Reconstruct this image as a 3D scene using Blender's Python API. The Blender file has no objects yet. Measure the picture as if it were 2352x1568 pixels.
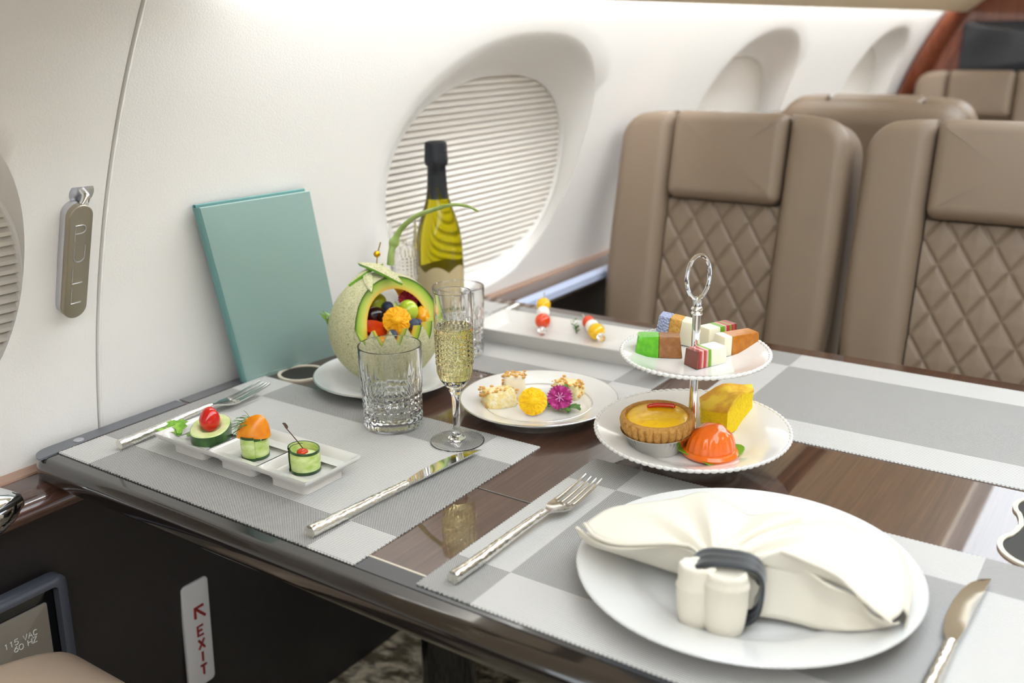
import bpy, bmesh, math, random
import numpy as np
from mathutils import Vector, Matrix, noise
random.seed(7)
S = bpy.context.scene
COL = S.collection
PI = math.pi

# ------------------------------------------------------------------ camera
FPX = 2260.4
RC = np.array([[0.56432286, -0.82541934, -0.01492038],
               [-0.25610756, -0.15785698, -0.9536719],
               [0.78482395, 0.54200008, -0.30047844]])
EYE = np.array([0.0, 0.0, 1.17])
cam_d = bpy.data.cameras.new('camera')
cam = bpy.data.objects.new('camera', cam_d)
COL.objects.link(cam)
cam_d.sensor_width = 36.0
cam_d.lens = FPX / 2352 * 36.0
cam_d.clip_start = 0.02
cam_d.dof.use_dof = True
cam_d.dof.focus_distance = 1.06
cam_d.dof.aperture_fstop = 4.2
mw = Matrix.Identity(4)
for i in range(3):
    mw[i][0] = RC[0][i]
    mw[i][1] = -RC[1][i]
    mw[i][2] = -RC[2][i]
    mw[i][3] = EYE[i]
cam.matrix_world = mw
S.camera = cam

# ------------------------------------------------------------------ world, lights, exposure
S.view_settings.view_transform = 'Standard'
S.view_settings.look = 'None'
S.view_settings.gamma = 1.0
S.view_settings.exposure = 2.02
S.view_settings.use_curve_mapping = False
S.cycles.use_denoising = True
S.cycles.max_bounces = 14
S.cycles.transmission_bounces = 14
S.cycles.transparent_max_bounces = 12
S.cycles.sample_clamp_indirect = 8.0
W = bpy.data.worlds.new('world')
S.world = W
W.use_nodes = True
W.node_tree.nodes['Background'].inputs[0].default_value = (0.86, 0.93, 1.0, 1)
W.node_tree.nodes['Background'].inputs[1].default_value = 0.3


def area(name, loc, sx, sy, power, col, direction):
    d = bpy.data.lights.new(name, 'AREA')
    d.shape = 'RECTANGLE'
    d.size, d.size_y = sx, sy
    d.energy = power
    d.color = col
    o = bpy.data.objects.new(name, d)
    COL.objects.link(o)
    o.location = loc
    o.rotation_euler = Vector(direction).to_track_quat('-Z', 'Y').to_euler()
    return o


# luminous centre ceiling, wall-wash cove lamp, floor accent strip
area('ceiling_light', (0.6, 0.0, 1.60), 7.2, 0.68, 12.5, (0.82, 0.91, 1.0), (0, 0, -1)).rotation_euler = (0, 0, 0)
area('cove_light', (2.42, 0.80, 1.262), 3.4, 0.03, 2.4, (0.90, 0.95, 1.0), (0, 0.45, -0.9)).rotation_euler = Matrix(((1, 0, 0), (0, 0.9, -0.45), (0, 0.45, 0.9))).to_euler()
area('opposite_fill_light', (0.6, -0.56, 1.50), 7.0, 0.16, 82, (0.76, 0.88, 1.0), (0, 0.95, -0.3)).rotation_euler = Vector((0, .9, -.42)).to_track_quat('-Z', 'Y').to_euler()  # fill lamp added on the opposite side to brighten the window wall
area('floor_strip_light', (1.46, 0.80, 0.25), 0.10, 0.05, 0.16, (0.15, 0.3, 1.0), (-0.12, 0.0, -1.0))


# ------------------------------------------------------------------ helpers
def ray(px, py):
    d = np.array([(px - 1176) / FPX, (py - 784) / FPX, 1.0])
    return RC.T @ d


def at(px, py, z):
    """point of the horizontal plane z that a measured photo point falls on"""
    d = ray(px, py)
    P = EYE + (z - EYE[2]) / d[2] * d
    return Vector((P[0], P[1], z))


def lin(h):
    h = h.lstrip('#')
    r = []
    for i in (0, 2, 4):
        c = int(h[i:i + 2], 16) / 255
        r.append(c / 12.92 if c <= .04045 else ((c + .055) / 1.055) ** 2.4)
    return (r[0], r[1], r[2], 1)


class N:
    """small wrapper for node building"""
    def __init__(s, m):
        s.t = m.node_tree

    def new(s, typ, **kw):
        n = s.t.nodes.new(typ)
        for k, v in kw.items():
            if k.startswith('i_'):
                key = k[2:]
                key = int(key) if key.isdigit() else key
                n.inputs[key].default_value = v
            else:
                setattr(n, k, v)
        return n

    def link(s, a, b):
        s.t.links.new(a, b)

    def math(s, op, a, b=None):
        n = s.t.nodes.new('ShaderNodeMath')
        n.operation = op
        for i, v in enumerate((a, b)):
            if v is None:
                continue
            if isinstance(v, (int, float)):
                n.inputs[i].default_value = v
            else:
                s.link(v, n.inputs[i])
        return n.outputs[0]


def mat(name, col, rough=.5, metal=0, coat=0, coat_rough=.05, trans=0, ior=1.45, bump=None, var=None,
        sss=0, sss_r=(.01, .006, .003), sheen=0, spec=.5, coords='Object', emit=0):
    m = bpy.data.materials.new(name)
    m.use_nodes = True
    b = m.node_tree.nodes['Principled BSDF']
    c = lin(col) if isinstance(col, str) else col
    b.inputs['Base Color'].default_value = c
    b.inputs['Roughness'].default_value = rough
    b.inputs['Metallic'].default_value = metal
    b.inputs['Coat Weight'].default_value = coat
    b.inputs['Coat Roughness'].default_value = coat_rough
    b.inputs['Transmission Weight'].default_value = trans
    b.inputs['IOR'].default_value = ior
    b.inputs['Specular IOR Level'].default_value = spec
    if sss:
        b.inputs['Subsurface Weight'].default_value = sss
        b.inputs['Subsurface Radius'].default_value = sss_r
        b.inputs['Subsurface Scale'].default_value = 1
    if sheen:
        b.inputs['Sheen Weight'].default_value = sheen
    n = N(m)
    if bump or var:
        tc = n.new('ShaderNodeTexCoord')
    if var:
        sc, col2, lo, hi = var[:4]
        tx = n.new('ShaderNodeTexNoise', i_Scale=sc, i_Detail=4.0)
        if len(var) > 4:
            mp = n.new('ShaderNodeMapping')
            mp.inputs['Scale'].default_value = var[4]
            n.link(tc.outputs[coords], mp.inputs[0])
            n.link(mp.outputs[0], tx.inputs['Vector'])
        else:
            n.link(tc.outputs[coords], tx.inputs['Vector'])
        r = n.new('ShaderNodeValToRGB')
        r.color_ramp.elements[0].position = lo
        r.color_ramp.elements[1].position = hi
        r.color_ramp.elements[0].color = c
        r.color_ramp.elements[1].color = lin(col2)
        n.link(tx.outputs[0], r.inputs[0])
        n.link(r.outputs[0], b.inputs['Base Color'])
    if bump:
        sc, st = bump[0], bump[1]
        dist = bump[2] if len(bump) > 2 else .001
        typ = bump[3] if len(bump) > 3 else 'noise'
        if typ == 'voronoi':
            tx = n.new('ShaderNodeTexVoronoi', i_Scale=sc)
            out = tx.outputs['Distance']
        else:
            tx = n.new('ShaderNodeTexNoise', i_Scale=sc, i_Detail=3.0)
            out = tx.outputs[0]
        n.link(tc.outputs[coords], tx.inputs['Vector'])
        bp = n.new('ShaderNodeBump', i_Strength=st, i_Distance=dist)
        n.link(out, bp.inputs['Height'])
        n.link(bp.outputs[0], b.inputs['Normal'])
    return m


class MB:
    """mesh collector: lists of verts and faces joined into ONE object"""
    def __init__(s):
        s.v = []
        s.f = []

    def add(s, vs, fs):
        o = len(s.v)
        s.v += [tuple(v) for v in vs]
        s.f += [tuple(i + o for i in f) for f in fs]
        return s

    def box(s, c, d, rot=None):
        vs = []
        for x in (-.5, .5):
            for y in (-.5, .5):
                for z in (-.5, .5):
                    v = Vector((x * d[0], y * d[1], z * d[2]))
                    if rot is not None:
                        v = rot @ v
                    vs.append(v + Vector(c))
        return s.add(vs, [(0, 1, 3, 2), (4, 6, 7, 5), (0, 4, 5, 1), (2, 3, 7, 6), (0, 2, 6, 4), (1, 5, 7, 3)])

    def grid(s, pts, nu, nv, cu=False, cv=False):
        """pts[i*nv+j]"""
        fs = []
        for i in range(nu if cu else nu - 1):
            for j in range(nv if cv else nv - 1):
                a, b = i, (i + 1) % nu
                c, d = j, (j + 1) % nv
                fs.append((a * nv + c, b * nv + c, b * nv + d, a * nv + d))
        return s.add(pts, fs)

    def lathe(s, prof, n=48, c=(0, 0, 0), mod=None):
        """prof [(r,z)]; mod(theta, r, z)->r"""
        pts = []
        for k in range(n):
            t = 2 * PI * k / n
            for (r, z) in prof:
                rr = mod(t, r, z) if mod else r
                pts.append((c[0] + rr * math.cos(t), c[1] + rr * math.sin(t), c[2] + z))
        return s.grid(pts, n, len(prof), cu=True)

    def tube(s, path, rad, n=10, cap=True, up=None):
        path = [Vector(p) for p in path]
        m = len(path)
        if isinstance(rad, (int, float)):
            rad = [rad] * m
        pts = []
        prev = None
        for i, p in enumerate(path):
            t = (path[min(i + 1, m - 1)] - path[max(i - 1, 0)]).normalized()
            if prev is None:
                a = Vector((0, 0, 1)) if abs(t.z) < .9 else Vector((1, 0, 0))
                u = t.cross(a).normalized()
            else:
                u = (prev - t * prev.dot(t)).normalized()
            prev = u
            w = t.cross(u)
            for k in range(n):
                an = 2 * PI * k / n
                pts.append(p + (u * math.cos(an) + w * math.sin(an)) * rad[i])
        o = len(s.v)
        s.grid(pts, m, n, cv=True)
        if cap:
            s.f.append(tuple(o + k for k in range(n)))
            s.f.append(tuple(o + (m - 1) * n + k for k in reversed(range(n))))
        return s

    def ell(s, c, r, nu=20, nv=12, rot=None, fn=None):
        pts = []
        for i in range(nu):
            for j in range(nv + 1):
                a = 2 * PI * i / nu
                b = -PI / 2 + PI * j / nv
                v = Vector((math.cos(b) * math.cos(a), math.cos(b) * math.sin(a), math.sin(b)))
                if fn:
                    v = fn(v)
                v = Vector((v.x * r[0], v.y * r[1], v.z * r[2]))
                if rot is not None:
                    v = rot @ v
                pts.append(v + Vector(c))
        return s.grid(pts, nu, nv + 1, cu=True)

    def slab(s, out, t0, t1, r=.004, k=4, fr=None, rb=None):
        """rounded slab: outline out [(x,y)] CCW, thickness t0..t1 along local z; fr maps local->world"""
        n = len(out)
        P = [Vector((p[0], p[1])) for p in out]
        nor = []
        for i in range(n):
            e = (P[(i + 1) % n] - P[i - 1])
            nor.append(Vector((e.y, -e.x)).normalized() if e.length > 1e-9 else Vector((0, 0)))
        rb = r if rb is None else rb
        rings = []
        for q in range(k + 1):
            a = q / k * PI / 2
            rings.append((rb * (1 - math.sin(a)), t0 + rb * (1 - math.cos(a))))
        for q in range(k + 1):
            a = q / k * PI / 2
            rings.append((r * (1 - math.cos(a)), t1 - r * (1 - math.sin(a))))
        pts = []
        cen = sum(P, Vector((0, 0))) / n
        E_ = []
        for i in range(n):
            e = P[(i + 1) % n] - P[i]
            if e.length > 1e-9:
                E_.append((P[i], e.length, e.normalized(), Vector((-e.y, e.x)).normalized()))
        for (ins, z) in rings:
            for i in range(n):
                p = P[i] - nor[i] * ins
                if ins > 1e-5:
                    for it in range(2):
                        for (a, L, d, iw) in E_:
                            q = p - a
                            al = q.dot(d)
                            ds = q.dot(iw)
                            if -ins < al < L + ins and -ins < ds < ins - 1e-6:
                                p = p + iw * (ins - ds)
                v = Vector((p.x, p.y, z))
                pts.append(fr(v) if fr else v)
        o = len(s.v)
        m = len(rings)
        s.grid(pts, m, n, cv=True)
        for (base, z, fl) in ((o, t0, True), (o + (m - 1) * n, t1, False)):
            v = Vector((cen.x, cen.y, z))
            ci = len(s.v)
            s.v.append(tuple(fr(v) if fr else v))
            for i in range(n):
                tri = (base + i, base + (i + 1) % n, ci)
                s.f.append(tri[::-1] if fl else tri)
        return s

    def build(s, name, m, parent=None, smooth=True, angle=38, fix=True, loc=None, rot=None):
        me = bpy.data.meshes.new(name)
        me.from_pydata(s.v, [], s.f)
        if fix:
            b = bmesh.new()
            b.from_mesh(me)
            bmesh.ops.remove_doubles(b, verts=b.verts, dist=1e-6)
            bmesh.ops.recalc_face_normals(b, faces=b.faces)
            b.to_mesh(me)
            b.free()
        if smooth:
            me.polygons.foreach_set('use_smooth', [True] * len(me.polygons))
            me.set_sharp_from_angle(angle=math.radians(angle))
        for mm in (m if isinstance(m, (list, tuple)) else [m]):
            me.materials.append(mm)
        o = bpy.data.objects.new(name, me)
        COL.objects.link(o)
        if parent:
            o.parent = parent
        if loc is not None:
            o.location = loc
        if rot is not None:
            o.rotation_euler = rot
        return o


def thing(name, label, cat, loc=(0, 0, 0), rot=(0, 0, 0), group=None):
    o = bpy.data.objects.new(name, None)
    o.empty_display_size = .01
    COL.objects.link(o)
    o.location = loc
    o.rotation_euler = rot
    return tag(o, label, cat, group)


def tag(o, label, cat, group=None):
    o['label'] = label
    o['category'] = cat
    if group:
        o['group'] = group
    return o


def struct(o, label=None):
    o['kind'] = 'structure'
    if label:
        o['label'] = label
    return o


def sempty(name):
    o = bpy.data.objects.new(name, None)
    o.empty_display_size = .01
    COL.objects.link(o)
    o['kind'] = 'structure'
    return o


def copy_tree(o, parent=None):
    c = o.copy()
    COL.objects.link(c)
    if parent:
        c.parent = parent
    for ch in list(o.children):
        copy_tree(ch, c)
    return c


def spline(pts, n):
    """Catmull-Rom through pts, n samples per span"""
    P = [Vector(p) for p in pts]
    P = [P[0] * 2 - P[1]] + P + [P[-1] * 2 - P[-2]]
    out = []
    for i in range(1, len(P) - 2):
        for k in range(n):
            t = k / n
            a, b, c, d = P[i - 1], P[i], P[i + 1], P[i + 2]
            out.append(.5 * ((2 * b) + (c - a) * t + (2 * a - 5 * b + 4 * c - d) * t * t + (3 * b - a - 3 * c + d) * t ** 3))
    out.append(P[-2].copy())
    return out


def patch(rows, nu, nv):
    """smooth surface through a grid of control points -> (pts, U, V)"""
    cols = [spline(r, nv) for r in rows]
    V = len(cols[0])
    tr = [spline([c[j] for c in cols], nu) for j in range(V)]
    U = len(tr[0])
    return [tr[j][i] for i in range(U) for j in range(V)], U, V


def rrect(w, h, r, n=6, cx=0, cy=0):
    out = []
    for (sx, sy, a0) in ((1, 1, 0), (-1, 1, 90), (-1, -1, 180), (1, -1, 270)):
        for k in range(n + 1):
            a = math.radians(a0 + 90 * k / n)
            out.append((cx + sx * (w / 2 - r) + r * math.cos(a), cy + sy * (h / 2 - r) + r * math.sin(a)))
    return out


def circ(r, n=40, cx=0, cy=0, ry=None):
    ry = r if ry is None else ry
    return [(cx + r * math.cos(2 * PI * k / n), cy + ry * math.sin(2 * PI * k / n)) for k in range(n)]


def arc2(cx, cy, r, a0, a1, n=8):
    return [(cx + r * math.cos(math.radians(a0 + (a1 - a0) * k / n)), cy + r * math.sin(math.radians(a0 + (a1 - a0) * k / n))) for k in range(n + 1)]


# stroke letters in a 1 x 1.5 cell
GL = {'P': [[(0, 0), (0, 1.5), (.6, 1.5)] + arc2(.6, 1.12, .38, 90, -90) + [(0, .74)]],
      'U': [[(0, 1.5)] + arc2(.5, .5, .5, 180, 360) + [(1, 1.5)]],
      'L': [[(0, 1.5), (0, 0), (.95, 0)]],
      'E': [[(.9, 1.5), (0, 1.5), (0, 0), (.9, 0)], [(0, .78), (.7, .78)]],
      'X': [[(0, 1.5), (.95, 0)], [(.95, 1.5), (0, 0)]],
      'I': [[(.5, 1.5), (.5, 0)]],
      'T': [[(0, 1.5), (1, 1.5)], [(.5, 1.5), (.5, 0)]],
      '1': [[(.25, 1.2), (.55, 1.5), (.55, 0)]],
      '5': [[(.9, 1.5), (.15, 1.5), (.08, .85)] + arc2(.45, .48, .48, 110, -140)],
      'V': [[(0, 1.5), (.5, 0), (1, 1.5)]],
      'A': [[(0, 0), (.5, 1.5), (1, 0)], [(.2, .55), (.8, .55)]],
      'C': [arc2(.6, .95, .5, 45, 180) + arc2(.6, .52, .5, 180, 320)],
      '6': [[(.8, 1.45), (.4, 1.2)] + arc2(.5, .48, .47, 160, 520, 14)],
      '0': [arc2(.5, 1.0, .5, 0, 180) + arc2(.5, .5, .5, 180, 360) + [(1, 1.0)]],
      'H': [[(0, 0), (0, 1.5)], [(1, 0), (1, 1.5)], [(0, .78), (1, .78)]],
      'Z': [[(0, 1.5), (1, 1.5), (0, 0), (1, 0)]]}


def letter(ch, size, w, fr, ox=0, oy=0, n=6):
    b = MB()
    for st in GL[ch]:
        b.tube([fr(Vector((ox + p[0] * size, oy + p[1] * size, 0))) for p in st], w, n)
    return b


# ------------------------------------------------------------------ materials
def wood_mat(name, c1, c2, c3, rough=.35, coat=1.0, axis='x', sc=1.0):
    m = mat(name, c1, rough, coat=coat, coat_rough=.02)
    n = N(m)
    b = m.node_tree.nodes['Principled BSDF']
    tc = n.new('ShaderNodeTexCoord')
    mp = n.new('ShaderNodeMapping')
    mp.inputs['Scale'].default_value = (2.2 * sc, 70 * sc, 70 * sc) if axis == 'x' else (70 * sc, 70 * sc, 2.2 * sc)
    n.link(tc.outputs['Object'], mp.inputs[0])
    t1 = n.new('ShaderNodeTexNoise', i_Scale=3.0, i_Detail=8.0, i_Roughness=.7)
    n.link(mp.outputs[0], t1.inputs['Vector'])
    r = n.new('ShaderNodeValToRGB')
    e = r.color_ramp.elements
    e[0].position, e[1].position = .3, .72
    e[0].color, e[1].color = lin(c1), lin(c3)
    k = e.new(.5)
    k.color = lin(c2)
    n.link(t1.outputs[0], r.inputs[0])
    n.link(r.outputs[0], b.inputs['Base Color'])
    return m


def leather(name, col, rough=.45, sc=900, st=.35, coat=0):
    m = mat(name, col, rough, bump=(sc, st, .0006), coat=coat, coat_rough=.3)
    return m


def mat_weave(name, inverse):
    """woven vinyl placemat: plaid of pale striped blocks and grey basket blocks (object space, metres)"""
    m = mat(name, 'd8d9da', .5, spec=.35)
    n = N(m)
    b = m.node_tree.nodes['Principled BSDF']
    tc = n.new('ShaderNodeTexCoord')
    sp = n.new('ShaderNodeSeparateXYZ')
    n.link(tc.outputs['Object'], sp.inputs[0])
    X, Y = sp.outputs[0], sp.outputs[1]
    P = .0023
    bx = n.math('GREATER_THAN', n.math('ABSOLUTE', X), .1532 - .058)
    by = n.math('GREATER_THAN', n.math('ABSOLUTE', Y), .2270 - .058)
    xor = n.math('ABSOLUTE', n.math('SUBTRACT', bx, by))
    grey = n.math('SUBTRACT', 1.0, xor) if inverse else xor
    # thread waves
    fx = n.math('SINE', n.math('MULTIPLY', X, 2 * PI / P))
    fy = n.math('SINE', n.math('MULTIPLY', Y, 2 * PI / P))
    basket = n.math('ADD', n.math('MULTIPLY', n.math('MULTIPLY', fx, fy), .5), .5)
    lines = n.math('ADD', n.math('MULTIPLY', fx, .5), .5)
    cross = n.math('ADD', n.math('MULTIPLY', fy, .12), .88)
    r1 = n.new('ShaderNodeValToRGB')
    r1.color_ramp.elements[0].position, r1.color_ramp.elements[1].position = .34, .62
    r1.color_ramp.elements[0].color, r1.color_ramp.elements[1].color = lin('52514f'), lin('c6c3be')
    n.link(basket, r1.inputs[0])
    r2 = n.new('ShaderNodeValToRGB')
    r2.color_ramp.elements[0].position, r2.color_ramp.elements[1].position = .08, .34
    r2.color_ramp.elements[0].color, r2.color_ramp.elements[1].color = lin('7b7977'), lin('dcd9d4')
    n.link(n.math('MULTIPLY', lines, cross), r2.inputs[0])
    mx = n.new('ShaderNodeMix', data_type='RGBA')
    n.link(grey, mx.inputs[0])
    n.link(r2.outputs[0], mx.inputs[6])
    n.link(r1.outputs[0], mx.inputs[7])
    n.link(mx.outputs[2], b.inputs['Base Color'])
    h = n.new('ShaderNodeMix')
    n.link(grey, h.inputs[0])
    n.link(lines, h.inputs[2])
    n.link(basket, h.inputs[3])
    bp = n.new('ShaderNodeBump', i_Strength=.35, i_Distance=.0005)
    n.link(h.outputs[0], bp.inputs['Height'])
    n.link(bp.outputs[0], b.inputs['Normal'])
    return m


M = {}
M['wall'] = leather('wall_leather', 'f1ede8', .5, 420, .3)
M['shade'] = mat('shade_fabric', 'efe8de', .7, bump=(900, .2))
M['pleat_shadow'] = mat('shade_pleat_shadow', '9c8468', .8)  # brown stands in for shadow on the under faces of the pleats
M['cream_panel'] = leather('ceiling_panel', 'eedcbc', .5, 300, .1)
M['white'] = mat('white_paint', 'efeff0', .4)
M['table'] = wood_mat('table_veneer', '33190d', '4a2a18', '5f3d28', .3)
for k_ in ('table',):
    M[k_].node_tree.nodes['Principled BSDF'].inputs['Coat IOR'].default_value = 2.1
M['dark_band'] = mat('dark_band', '37383b', .18, coat=1)
M['edge'] = mat('table_edge', '201a18', .16, coat=1)
M['edge_lip'] = mat('table_lip', '55555a', .2, coat=.8)
M['strip'] = mat('satin_metal_strip', '85878c', .42, metal=.75)
M['cream_inlay'] = mat('cream_inlay', 'd8ccb8', .3)
M['black'] = mat('black_gloss', '0b0b0c', .2, coat=.6)
M['chrome'] = mat('chrome', 'e2e3e6', .06, metal=1)
M['silver'] = mat('silver', 'e6e4df', .18, metal=1)
M['hammered'] = mat('hammered_silver', 'eeebe4', .2, metal=1, bump=(190, .42, .0014, 'voronoi'))
M['satin'] = mat('satin_steel', 'a59c8c', .38, metal=.9)
M['satin_side'] = mat('bright_satin', 'c9c9cf', .3, metal=.9)
M['porcelain'] = mat('porcelain', 'dfdbd5', .12, coat=.5, spec=.5)
M['porcelain_cool'] = mat('porcelain_cool', 'dbdad7', .12, coat=.5)
M['glass'] = mat('clear_glass', 'ffffff', 0.0, trans=1, ior=1.5)
M['wine'] = mat('champagne', 'f6efb4', 0.0, trans=1, ior=1.34)
M['bottle'] = mat('olive_glass', 'b8ac0c', .03, trans=.92, ior=1.35)
M['foilcap'] = mat('black_foil', '26272a', .42, metal=.35, bump=(240, .5, .001))
M['label'] = mat('bottle_label', 'b6a47c', .5)
M['teal'] = mat('teal_cloth', '8aa69e', .38, coat=.45, coat_rough=.38, bump=(1400, .15, .0004), sheen=.3)
M['teal_spine'] = mat('teal_spine', '6e9a96', .45, bump=(1400, .15, .0004))
M['stitch'] = mat('stitch', '9dbcb0', .6)
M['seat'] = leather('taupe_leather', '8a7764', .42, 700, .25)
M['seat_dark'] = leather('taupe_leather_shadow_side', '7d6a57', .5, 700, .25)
M['seam'] = mat('seam_thread', '54463a', .7)
M['panel'] = leather('dark_side_panel', '2b2625', .5, 500, .25)
M['frame_grey'] = mat('grey_frame', '4f525c', .3, coat=.3)
M['plate_taupe'] = mat('taupe_plate', '8d8377', .4)
M['print_white'] = mat('print_white', 'f0efe8', .5)
M['sign'] = mat('sign_white', 'd5d2d2', .35)
M['red_print'] = mat('red_print', '8e1c1c', .5)
M['carpet'] = mat('carpet', '7d6f58', .95, bump=(48, 1.0, .02), var=(52, 'efe0c2', .42, .60, (1, .45, 1)))
M['mahogany'] = wood_mat('mahogany', '5a2d1c', '743c26', '8a4c32', .25, 1, 'z', .4)
M['copper'] = mat('copper_wood_strip', 'a07d68', .25, coat=.8)
M['ledge_wood'] = wood_mat('ledge_wood', '33201a', '4b2f26', '5d3d31', .2, 1)
M['screen'] = mat('dark_screen', '33363c', .18, coat=.6)
M['weaveA'] = mat_weave('placemat_weave', False)
M['weaveB'] = mat_weave('placemat_weave_reversed', True)
M['napkin'] = mat('napkin_cloth', 'e4dccb', .85, bump=(1500, .25, .0004), sheen=.2)
M['ring'] = mat('napkin_ring_satin', '24272a', .5, bump=(1800, .3, .0003), sheen=.4)
# food
M['cuc_skin'] = mat('cucumber_skin', '23401f', .3, var=(90, '3f6a2c', .4, .7), coat=.2)
M['cuc_flesh'] = mat('cucumber_flesh', 'e6ecb4', .35, var=(60, 'c0d67a', .35, .7), sss=.25)
M['cuc_strip'] = mat('cucumber_strip', 'dde8a2', .25, var=(70, 'b3cd66', .35, .65, (1, 1, 2.2)), coat=.3, sss=.2)
M['tomato'] = mat('tomato_red', 'd01208', .12, coat=.7, sss=.15)
M['tomato_orange'] = mat('tomato_orange', 'e2430a', .14, coat=.6, sss=.15)
M['tomato_yellow'] = mat('tomato_yellow', 'f2bd08', .16, coat=.5, sss=.15)
M['orange'] = mat('orange_flesh', 'f59a08', .25, var=(80, 'e97c02', .4, .7), coat=.4, sss=.2)
M['cream'] = mat('cream_cheese', 'f4efe2', .5, bump=(300, .6, .002), sss=.2)
M['leaf'] = mat('herb_leaf', '6fa530', .45, var=(120, 'a0cc50', .4, .7))
M['leaf_dark'] = mat('dark_leaf', '3c6a24', .4, var=(120, '5f8f35', .4, .7))
M['dry_stem'] = mat('dry_stem', '4a2f1c', .6)
M['mozz'] = mat('mozzarella', 'f3efe6', .3, sss=.3)
M['flower_y'] = mat('yellow_petal', 'f7c400', .6, var=(150, 'f2a900', .5, .7))
M['flower_o'] = mat('orange_petal', 'f2a500', .6, var=(150, 'f7bd10', .45, .7))
M['flower_p'] = mat('magenta_petal', 'a3136b', .6, var=(220, 'd65aa6', .5, .75))
M['flower_r'] = mat('crimson_petal', '9a0a2c', .6, var=(200, 'c01c48', .5, .7))
M['flower_w'] = mat('pale_pink_petal', 'e8a8d0', .6)
M['grape'] = mat('green_grape', 'a8bf2a', .16, coat=.4, sss=.35, var=(40, 'c2d24a', .4, .7))
M['black_grape'] = mat('black_grape', '1c0a12', .16, coat=.6)
M['blueberry'] = mat('blueberry', '2a3346', .55, var=(60, '4a5670', .4, .7))
M['papaya'] = mat('papaya', 'd2360c', .22, coat=.4, var=(60, 'e2571a', .4, .7), sss=.2)
M['mango'] = mat('mango', 'f2a40c', .3, coat=.3, sss=.2)
M['gold'] = mat('gold', 'd9a520', .2, metal=1)
M['vine'] = mat('vine_green', '8a9f52', .55, var=(60, 'a7b871', .4, .7))
M['k_green'] = mat('kuih_green', '55ac12', .3, coat=.3, sss=.2, var=(200, '6cc020', .4, .7))
M['k_brown'] = mat('kuih_brown', '8a5526', .35, coat=.25, var=(160, 'a06a36', .4, .7), bump=(300, .3, .001))
M['k_white'] = mat('kuih_white', 'efe8cf', .3, coat=.3, sss=.3)
M['k_blue'] = mat('kuih_blue', 'b9c0e2', .6, bump=(420, 1.0, .004, 'voronoi'), sss=.2)
M['k_gold'] = mat('kuih_gold', 'c9903c', .5, bump=(400, .8, .002), var=(250, 'dfae5c', .4, .7))
M['k_red'] = mat('kuih_red', 'b23a3c', .3, coat=.3, sss=.15)
M['k_pink'] = mat('kuih_pink', 'd9a59a', .3, coat=.3, sss=.2)
M['k_lime'] = mat('kuih_lime', '6ba41c', .3, coat=.3, sss=.2)
M['k_dark'] = mat('kuih_maroon', '7a3a2c', .3, coat=.3)
M['k_caramel'] = mat('kuih_caramel', 'b0660f', .3, coat=.35, var=(140, 'c47b1a', .4, .7), bump=(300, .3, .001), sss=.1)
M['tart'] = mat('tart_pastry', 'cf9a50', .7, var=(260, 'b57d34', .45, .72), bump=(500, .8, .002))
M['custard'] = mat('tart_custard', 'ffca05', .35, var=(120, 'f2ac00', .5, .8), coat=.25, bump=(160, .5, .003))
M['foil'] = mat('foil_cup', 'dcdbd7', .22, metal=1)
M['jelly'] = mat('red_jelly', 'd23a1c', .15, coat=.5)
M['sponge'] = mat('sponge_yellow', 'fbd800', .7, var=(200, 'f2c400', .5, .75), bump=(330, .6, .002))
M['sponge_crust'] = mat('sponge_crust', 'e3a024', .6, var=(45, 'f6cf34', .36, .52))
M['angku'] = mat('orange_glutinous', 'ee6e14', .2, coat=.6, sss=.25)
M['banana_leaf'] = mat('banana_leaf', '6f9a22', .45)
M['pastry'] = mat('pale_pastry', 'f0d78c', .5, var=(150, 'f6e9c4', .4, .65), bump=(260, .8, .003))
M['crumb'] = mat('golden_crumb', 'd8912c', .6, var=(120, 'eec476', .35, .7), bump=(300, .8, .003))
M['tofu'] = mat('cream_block', 'f3e6cb', .5, sss=.2)


def rind_mat():
    m = mat('melon_rind', 'b3b184', .7)
    n = N(m)
    b = m.node_tree.nodes['Principled BSDF']
    tc = n.new('ShaderNodeTexCoord')
    nz = n.new('ShaderNodeTexNoise', i_Scale=55.0, i_Detail=3.0)
    n.link(tc.outputs['Object'], nz.inputs['Vector'])
    mx = n.new('ShaderNodeMix', data_type='RGBA')
    mx.inputs[0].default_value = .035
    n.link(tc.outputs['Object'], mx.inputs[6])
    n.link(nz.outputs['Color'], mx.inputs[7])
    vo = n.new('ShaderNodeTexVoronoi', i_Scale=210.0, feature='DISTANCE_TO_EDGE')
    n.link(mx.outputs[2], vo.inputs['Vector'])
    r = n.new('ShaderNodeValToRGB')
    r.color_ramp.elements[0].position, r.color_ramp.elements[1].position = .02, .22
    r.color_ramp.elements[0].color, r.color_ramp.elements[1].color = lin('cfc9a2'), lin('b1b083')
    n.link(vo.outputs['Distance'], r.inputs[0])
    n.link(r.outputs[0], b.inputs['Base Color'])
    bp = n.new('ShaderNodeBump', i_Strength=.7, i_Distance=.0012)
    bp.invert = True
    n.link(vo.outputs['Distance'], bp.inputs['Height'])
    n.link(bp.outputs[0], b.inputs['Normal'])
    return m


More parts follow.
